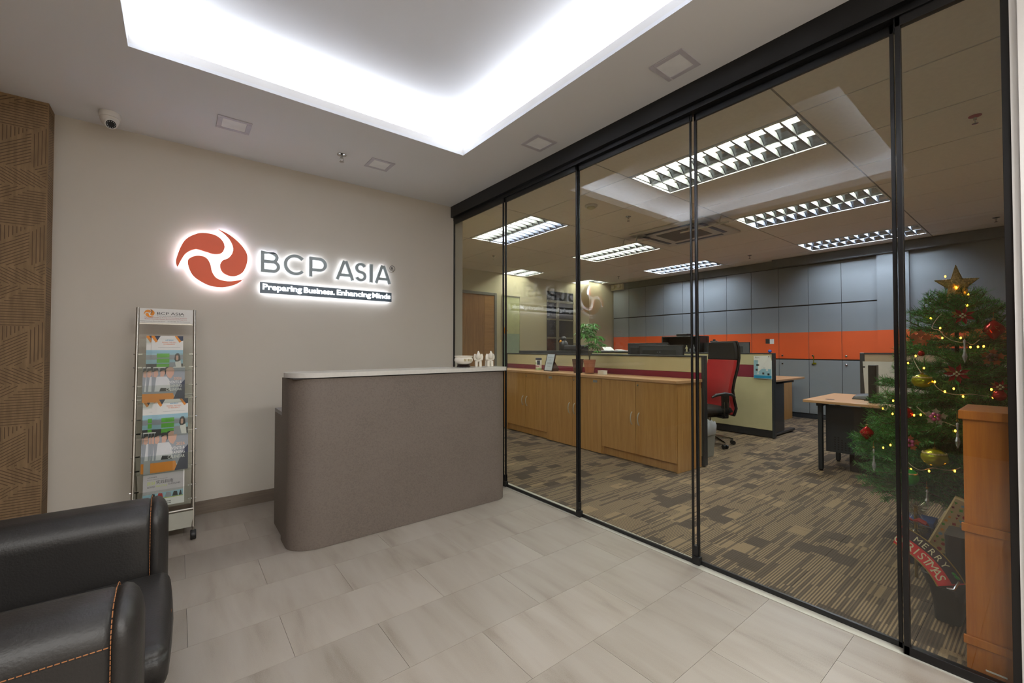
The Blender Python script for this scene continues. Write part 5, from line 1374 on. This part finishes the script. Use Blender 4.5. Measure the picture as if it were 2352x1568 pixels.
arch(.310, .316, 58, 106, -.003, .007).build('gold_edge', M_goldl, t); arch(.429, .434, 58, 106, -.003, .007).build('gold_edge', M_goldl, t)
def arctext(s, r, h_, a0, da):
    mb = MB()
    for i, ch in enumerate(s):
        if ch == ' ': continue
        vs, fs = text_mesh(ch, h=h_); w_ = max(v[0] for v in vs); a = math.radians(a0-da*i)
        for_v = []
        for v in vs:
            x_ = v[0]-w_/2; z_ = v[1]+r
            for_v.append((x_*math.sin(a)+z_*math.cos(a), -.0045, -x_*math.cos(a)+z_*math.sin(a)))
        mb.add(for_v, fs)
    return mb
arctext('MERRY', .386, .032, 93, 5.2).build('lettering', M_ivory, t, label='gold MERRY lettering')
arctext('CHRISTMAS', .326, .042, 103.5, 4.9).build('lettering', M_ivory, t, label='gold CHRISTMAS lettering')
MB().ball((.19, -.012, .37), .014, 10, sz=.6).ball((.172, -.012, .375), .011, 10, sz=.6).build('holly_leaf', M_green, t, smooth=True)
MB().ring([(.205, -.012, .36), (.215, -.014, .31), (.195, -.012, .29)], .006, 8).build('metal_hook', M_chrome, t, smooth=True)
RB = Matrix.Rotation(math.radians(-88), 3, 'Z') @ Matrix.Rotation(math.radians(-16), 3, 'X') @ Matrix.Rotation(math.radians(33), 3, 'Y')
t.scale = (.80, .80, .80); t.rotation_euler = RB.to_euler(); t.location = Vector((2.725, .412, .350))-RB @ Vector((0, 0, .29))
# gift bag
t = thing('gift_bag', 'cream gift bag printed with red and blue motifs standing tilted behind the bin', 'gift', (3.35, .40, 0), local=True)
gb = MB().add([(-.05, -.11, .002), (-.05, .11, .002), (.05, .11, .002), (.05, -.11, .002), (-.04, -.10, .42), (-.04, .10, .42), (.03, .10, .42), (.03, -.10, .42)], [(3, 2, 1, 0), (4, 5, 6, 7), (0, 1, 5, 4), (1, 2, 6, 5), (2, 3, 7, 6), (3, 0, 4, 7)]).build('bag_body', M_linen, t)
mb = MB(); rs = random.Random(11)
for i in range(15):
    for j in range(8):
        y = -.092+.026*j+rs.uniform(-.005, .005); z = .02+.027*i+rs.uniform(-.005, .005); x = -.0515+.0238*z-.0004
        m_ = rs.choice([0, 0, 1, 2, 3, 4]); s = rs.uniform(.006, .011); n_ = rs.choice([3, 4, 8])
        mb.add([(x, y+s*math.cos(2*PI*k/n_+.4), z+s*math.sin(2*PI*k/n_+.4)) for k in range(n_)], [tuple(range(n_-1, -1, -1))], m_)
mb.build('printed_motif', [M_pred, M_lblue, M_yel, M_pgreen, mat('deep_red_print', (120, 20, 30), .5)], gb, kind='stuff')
t.rotation_euler = (math.radians(20), 0, math.radians(6)); t.location = (3.36, .40, .042)
# tinsel puff with ribbon
t = thing('tinsel_decoration', 'silver-gold tinsel bundle with a red ribbon standing behind the banner', 'decoration', (3.28, .52, 0))
mb = MB(); rs = random.Random(9)
for (cz, rr) in ((.38, .055), (.28, .06), (.18, .05)):
    for i in range(260):
        d = Vector((rs.gauss(0, 1), rs.gauss(0, 1), rs.gauss(0, 1))).normalized(); p = Vector((3.28, .50, cz))+d*rr*rs.uniform(.2, .6); q = p+d*.035; w_ = Vector((rs.uniform(-1, 1), rs.uniform(-1, 1), rs.uniform(-1, 1)))*.0022
        mb.add([p-w_, p+w_, q], [(0, 1, 2)])
mb.build('tinsel', M_silver, t, kind='stuff')
MB().cyl((3.28, .50, .0), (3.28, .50, .4), .008, 8).build('core', M_goldl, t)
for s in (-1, 1): MB().ring([(3.22, .50, .33), (3.2, .50+s*.025, .345), (3.2, .50+s*.05, .335), (3.22, .50+s*.06, .32)], [.004, .012, .012, .003], 6).build('ribbon_loop', M_pred, t, smooth=True)
t = thing('blue_gift_box', 'dark blue gift box on the carpet behind the banner', 'gift', (3.52, .52, 0))
MB().box(3.46, 3.58, .46, .57, .001, .24).build('box_body', M_navy, t, bevel=.003)
MB().box(3.45, 3.59, .45, .58, .24, .27).build('lid', mat('blue_lid', (50, 84, 150), .5), t, bevel=.003)

# ================================================================== CHRISTMAS TREE
TX, TY = 4.02, .40
t = thing('christmas_tree', 'green artificial christmas tree behind the right glass panels', 'tree', (TX, TY, 0), local=True)
tree = t
MB().cyl((0, 0, .04), (0, 0, 1.6), .022, 12, r2=.008).build('trunk', M_trunk, t, smooth=True)
for k in range(3):
    a = 2*PI*k/3; MB().ring([(0, 0, .12), (.2*math.cos(a), .2*math.sin(a), .02), (.3*math.cos(a), .3*math.sin(a), .012)], .011, 8).build('stand_leg', M_dgrey, t, smooth=True)
rs = random.Random(21)
def TR(z): return (.21+.35*(1.5-z) if z > .5 else .56-.5*(.5-z)) if z < 1.5 else .21-1.2*(z-1.5)
def OUT(p, k=1.0):
    """move an ornament outwards to the tips of the branches on the reception side"""
    C0 = Vector((0, 0, 1.28)); p = Vector(p); old = max(.03, .6*(1.66-p.z)/1.38); d = (TR(p.z) if p.z < 1.6 else old)-old
    return C0+(p-C0)*(1-max(0, d)*k/(p-C0).length)
def branch_mesh(L, seed):
    r = random.Random(seed); mb = MB()
    def twig(p, d, L_):
        n = int(L_/.0021); prev = p
        mb.ring([p, p+d*L_*.5+Vector((0, 0, -.004)), p+d*L_], [.003, .0025, .0015], 4, 1)
        u = d.cross(Vector((0, 0, 1))).normalized(); w = d.cross(u)
        for i in range(n):
            q = p+d*(L_*i/n); a = r.uniform(0, 2*PI); nd = (d*.65+(u*math.cos(a)+w*math.sin(a))*.8).normalized(); ln = r.uniform(.026, .044)
            s = nd.cross(Vector((r.uniform(-1, 1), r.uniform(-1, 1), r.uniform(-1, 1)))).normalized()*.0014
            e = q+nd*ln
            mb.add([q-s, q+s, e+s*.4, e-s*.4], [(0, 1, 2, 3)], 0 if r.random() < .6 else 2)
    D = Vector((1, 0, -.05)).normalized(); twig(Vector((0, 0, 0)), D, L)
    k = int(L/.055)
    for i in range(1, k):
        s = (-1)**i; q = D*(L*(i+.3)/k); tl = min(.16, (L-q.length)*.75+.05)
        d = (D*.75+Vector((0, s*.75, r.uniform(-.15, .35)))).normalized(); twig(q, d, tl)
    return mb
BR = {}
lens = [.66, .52, .43, .35, .27, .19, .12]
z = .30; lvl = 0
for L in lens:
    for v in range(2): BR[(L, v)] = None
zz = [.30, .36, .44, .52, .60, .68, .76, .84, .92, 1.0, 1.08, 1.16, 1.24, 1.32, 1.40, 1.47, 1.53, 1.58]
cnt = 0
for i, z in enumerate(zz):
    R_ = TR(z)
    n_ = max(7, int(11+R_*18))
    for k in range(n_):
        a = 2*PI*(k+.5*(i % 2))/n_+rs.uniform(-.15, .15); Lw = R_*rs.uniform(.85, 1.08)
        key = min(BR, key=lambda q: abs(q[0]-Lw)); key = (key[0], rs.randrange(2))
        if BR[key] is None:
            o = branch_mesh(key[0], int(key[0]*100)+key[1]).build('branch', [M_needle, M_stem, M_needle2], t); BR[key] = o
        else: o = bpy.data.objects.new('branch', BR[key].data); COL.objects.link(o); o.parent = t
        s = Lw/key[0]; o.scale = (s, s, s); o.location = (0, 0, z); tilt = rs.uniform(-.28, .12)+(.0 if z < 1.3 else -.5*(z-1.3)/.3)
        o.rotation_euler = Matrix.Rotation(a, 3, 'Z').to_euler() if 0 else (Matrix.Rotation(a, 3, 'Z') @ Matrix.Rotation(tilt, 3, 'Y') @ Matrix.Rotation(rs.uniform(-.5, .5), 3, 'X')).to_euler()
        cnt += 1
o = bpy.data.objects.new('branch', BR[(.12, 0)].data if BR[(.12, 0)] else BR[(.12, 1)].data); COL.objects.link(o); o.parent = t; o.location = (0, 0, 1.56); o.rotation_euler = (0, -PI/2, 0)
# view-facing frame for ornaments: they hang at the side of the tree towards the reception room
def star(c, R_, th):
    t = thing('star_topper', 'gold glitter five-pointed star on top of the tree', 'star', c, local=True, rotz=math.radians(-52))
    V = [(0, -th, 0), (0, th, 0)]
    for k in range(10):
        r = R_ if k % 2 == 0 else R_*.40; a = PI/2+k*PI/5; V.append((r*math.cos(a), 0, r*math.sin(a)))
    F = []
    for k in range(10): F += [(0, 2+k, 2+(k+1) % 10), (1, 2+(k+1) % 10, 2+k)]
    MB().add([v for v in V], F).build('star_body', M_goldm, t)
    mb = MB()
    for k in range(10):
        a, b = Vector(V[2+k]), Vector(V[2+(k+1) % 10]); mb.ring([a, b], .0022, 5)
    mb.build('wire_edge', M_goldl, t)
    mb = MB(); q = random.Random(2)
    for i in range(420):
        k = q.randrange(10); A_, B_, C_ = Vector(V[0]), Vector(V[2+k]), Vector(V[2+(k+1) % 10]); u, v = q.random(), q.random()
        if u+v > 1: u, v = 1-u, 1-v
        p = A_*(1-u-v)+B_*u+C_*v+Vector((0, -.001, 0)); d = Vector((q.uniform(-1, 1), -.2, q.uniform(-1, 1)))*.006
        mb.add([p-d, p+d, p+d+Vector((.0015, -.002, .0015)), p-d+Vector((.0015, -.002, .0015))], [(0, 1, 2, 3)])
    mb.build('glitter_thread', M_goldm, t, kind='stuff')
    t.rotation_euler = (0, math.radians(-3), math.radians(-46))
star((3.98, .39, 1.69), .135, .026)
def bauble(c, r, m, label, sz=1.0, tip=0.0, band=False, name='bauble', group='baubles on the tree'):
    t = thing(name, label, 'ornament', c, group, local=True)
    prof = [(max(1e-4, r*math.sin(PI*i/14)), -r*sz*math.cos(PI*i/14)-(tip*max(0, (i-11)/3 if i > 11 else 0) if 0 else 0)) for i in range(15)]
    if tip: prof = [(1e-4, -r*1.25), (r*.25, -r*1.02), (r*.85, -r*.35), (r, 0), (r*.85, r*.4), (r*.25, r*1.02), (1e-4, r*1.2)]
    MB().lathe(prof, (0, 0, 0), 24).build('globe', m, t, smooth=True)
    top = r*(1.2 if tip else sz)
    MB().cyl((0, 0, top-.004), (0, 0, top+.008), .008, 12).build('cap', M_goldl, t, smooth=True)
    MB().ring([(0, 0, top+.008), (.004, 0, top+.02), (0, 0, top+.045)], .001, 5).build('hanger', M_goldl, t)
    if band:
        MB().lathe([(r*.86, r*.5*sz-.004), (r*.875+.001, r*.5*sz), (r*.84, r*.5*sz+.006)], (0, 0, 0), 24).build('glitter_band', M_goldm, t)
    if tip:
        mb = MB()
        for s in (-1, 1): mb.ring([(-r*.78, s*r*.5, -.2*r), (-r*.95, s*r*.25, .1*r), (-r*.82, s*r*.1, .4*r), (-r*.9, s*r*.45, .25*r)], .0012, 5)
        mb.build('gold_scroll', M_goldl, t)
    return t
bauble(OUT((3.97, .235, 1.40)), .05, M_bred, 'red pointed bauble at the upper right of the tree', tip=1)
bauble(OUT((3.83, .83, .69)), .040, M_bred, 'red pointed bauble hanging at the far left branch', tip=1)
bauble(OUT((3.68, .60, .87)), .036, M_bred, 'red bauble just right of the dark glass frame, halfway up')
bauble(OUT((3.75, .205, 1.01)), .03, M_bred, 'small red bauble behind the top of the wooden cupboard')
bauble(OUT((3.75, .53, 1.075)), .052, M_byel, 'lime-gold flattened bauble in the upper half of the tree', sz=.82, band=True)
bauble(OUT((3.52, .45, .64)), .062, M_byel, 'large lime-gold flattened bauble low on the tree', sz=.8, band=True)
bauble(OUT((3.51, .565, .50)), .05, M_green, 'green and white striped bauble low beside the dark frame', band=True)
bauble(OUT((3.87, .55, 1.25)), .018, M_bred, 'tiny red bauble at the left edge above the lime one')
def crystal(c, L, label):
    t = thing('crystal_icicle', label, 'ornament', c, 'hanging crystal icicles', local=True)
    MB().lathe([(.001, -L), (.008, -L+.02), (.012, -L*.72), (.006, -L*.55), (.004, -L*.2), (.007, -.01), (.002, 0)], (0, 0, 0), 8).build('crystal_drop', M_crys, t)
    MB().ring([(0, 0, 0), (.002, .002, .03), (0, 0, .05)], .0016, 5).ball((0, 0, .01), .007, 8).build('gold_hanger', M_goldl, t)
crystal(OUT((3.80, .345, 1.34)), .14, 'crystal icicle near the top centre of the tree')
crystal(OUT((3.74, .775, .60)), .15, 'crystal icicle under the left red bauble')
crystal(OUT((3.60, .362, .85)), .15, 'crystal icicle at the left edge of the wooden cupboard')
crystal(OUT((3.45, .475, .46)), .09, 'crystal stick low under the large lime-gold bauble')
def poinsettia(c, s, label):
    t = thing('poinsettia_pick', label, 'ornament', c, 'poinsettia picks on the tree', local=True)
    for k in range(7):
        a = 2*PI*k/7; u = Vector((0, math.cos(a), math.sin(a))); w = Vector((0, -math.sin(a), math.cos(a)))
        MB().add([Vector((-.004, 0, 0)), u*s*.55+w*s*.2+Vector((-.018, 0, 0)), u*s+Vector((-.006, 0, 0)), u*s*.55-w*s*.2+Vector((-.018, 0, 0))], [(0, 1, 2), (0, 2, 3)]).build('petal', M_poin, t)
    for k in range(4):
        a = 2*PI*k/4; MB().ball((-.026, .010*math.cos(a), .010*math.sin(a)), .006, 8).build('berry', M_ivory, t, smooth=True)
    for k in range(3):
        a = 2*PI*k/3+.5; u = Vector((0, math.cos(a), math.sin(a))); w = Vector((0, -math.sin(a), math.cos(a)))
        MB().add([Vector((.0, 0, 0)), u*s*.7+w*s*.2, u*s*1.1, u*s*.7-w*s*.2], [(0, 1, 2), (0, 2, 3)]).build('leaf', M_green if k else M_goldl, t)
poinsettia(OUT((3.93, .36, 1.49)), .055, 'red poinsettia with cream berries just under the star')
poinsettia(OUT((3.72, .37, 1.13)), .06, 'red poinsettia with cream berries in the middle of the tree')
poinsettia(OUT((3.76, .20, 1.06)), .04, 'red poinsettia at the right edge above the cupboard')
def leafpick(c, s, m, label, berry=None):
    t = thing('leaf_pick', label, 'ornament', c, 'leaf picks on the tree', local=True)
    for k in range(5):
        a = 2*PI*k/5+.4; u = Vector((0, math.cos(a), math.sin(a))); w = Vector((0, -math.sin(a), math.cos(a)))
        o_ = u*s*.45
        V = [o_*.2, o_+w*s*.35, o_*1.2+w*s*.22, o_*1.7+w*s*.4, o_*1.9+w*s*.12, o_*2.5, o_*1.9-w*s*.12, o_*1.7-w*s*.4, o_*1.2-w*s*.22, o_-w*s*.35]
        MB().add([v+Vector((-.01*(k % 2)-.003, 0, 0)) for v in V], [tuple(range(10))]).build('leaf', m, t)
    if berry:
        for k in range(5):
            a = 2*PI*k/5; MB().ball((-.022, .016*math.cos(a), .016*math.sin(a)), .011, 10).build('berry', berry, t, smooth=True)
leafpick(OUT((3.93, .56, 1.35)), .055, M_aut, 'rust brown leaf cluster at the upper left of the tree')
leafpick(OUT((3.86, .235, 1.23)), .05, M_aut, 'pale orange leaf cluster on the right of the tree', M_brownpot)
leafpick(OUT((3.58, .565, .70)), .045, M_aut, 'orange leaves with a pink pod beside the dark frame', M_pink)
leafpick(OUT((3.62, .455, .87)), .05, M_silver, 'silver leaves with shiny pink berries in the lower half', M_pink)
# fairy lights
BU = [[3.975, 0.443, 1.757], [3.95, 0.39, 1.675], [3.985, 0.341, 1.628], [3.967, 0.346, 1.559], [3.982, 0.516, 1.486], [3.891, 0.461, 1.415], [3.854, 0.448, 1.35], [3.85, 0.366, 1.349], [3.838, 0.324, 1.291], [3.857, 0.294, 1.293], [3.879, 0.272, 1.296], [3.909, 0.583, 1.233], [3.959, 0.629, 1.183], [3.80, 0.528, 1.156], [3.737, 0.471, 1.074], [3.70, 0.423, 1.019], [3.71, 0.386, 1.039], [3.765, 0.237, 1.042], [3.697, 0.346, 0.996], [3.746, 0.23, 0.998], [3.823, 0.686, 0.929], [3.926, 0.76, 0.86], [3.752, 0.677, 0.848], [3.66, 0.527, 0.869], [3.645, 0.464, 0.875], [3.67, 0.559, 0.861], [3.609, 0.372, 0.798], [3.653, 0.708, 0.632], [3.636, 0.669, 0.659], [3.523, 0.555, 0.548], [3.508, 0.473, 0.558], [3.513, 0.367, 0.581]]
WR = [[[3.939, 0.457, 1.511], [3.946, 0.482, 1.48], [3.933, 0.505, 1.419], [3.887, 0.464, 1.4], [3.862, 0.443, 1.369], [3.842, 0.407, 1.336], [3.838, 0.37, 1.322], [3.845, 0.339, 1.322], [3.851, 0.318, 1.306], [3.885, 0.289, 1.337]],
      [[3.909, 0.583, 1.233], [3.895, 0.59, 1.208], [3.818, 0.556, 1.149], [3.772, 0.523, 1.104], [3.744, 0.485, 1.08], [3.72, 0.46, 1.041], [3.703, 0.425, 1.016], [3.699, 0.376, 1.005], [3.713, 0.311, 1.012], [3.733, 0.255, 1.002], [3.751, 0.222, 0.996], [3.763, 0.192, 0.98]],
      [[3.694, 0.55, 0.914], [3.663, 0.513, 0.882], [3.637, 0.47, 0.854], [3.629, 0.431, 0.846], [3.623, 0.393, 0.831], [3.621, 0.367, 0.824]],
      [[3.552, 0.582, 0.592], [3.528, 0.546, 0.565], [3.515, 0.508, 0.554], [3.514, 0.458, 0.579], [3.513, 0.402, 0.578], [3.518, 0.367, 0.588], [3.527, 0.346, 0.603]],
      [[3.926, 0.76, 0.86], [3.822, 0.722, 0.861], [3.839, 0.715, 0.891], [3.797, 0.682, 0.905]]]
t = thing('fairy_lights', 'string of warm yellow fairy lights wound round the tree', 'lights', (TX, TY, 0))
for w_ in WR: MB().ring(spline([tuple(OUT(q)) for q in w_], closed=False, n=4), .002, 6).build('cable', M_cable, t, smooth=True)
for b in BU: MB().ball(OUT(b), .0045, 8, sz=1.6).build('bulb', M_bulb, t, smooth=True)
bpy.context.view_layer.update()
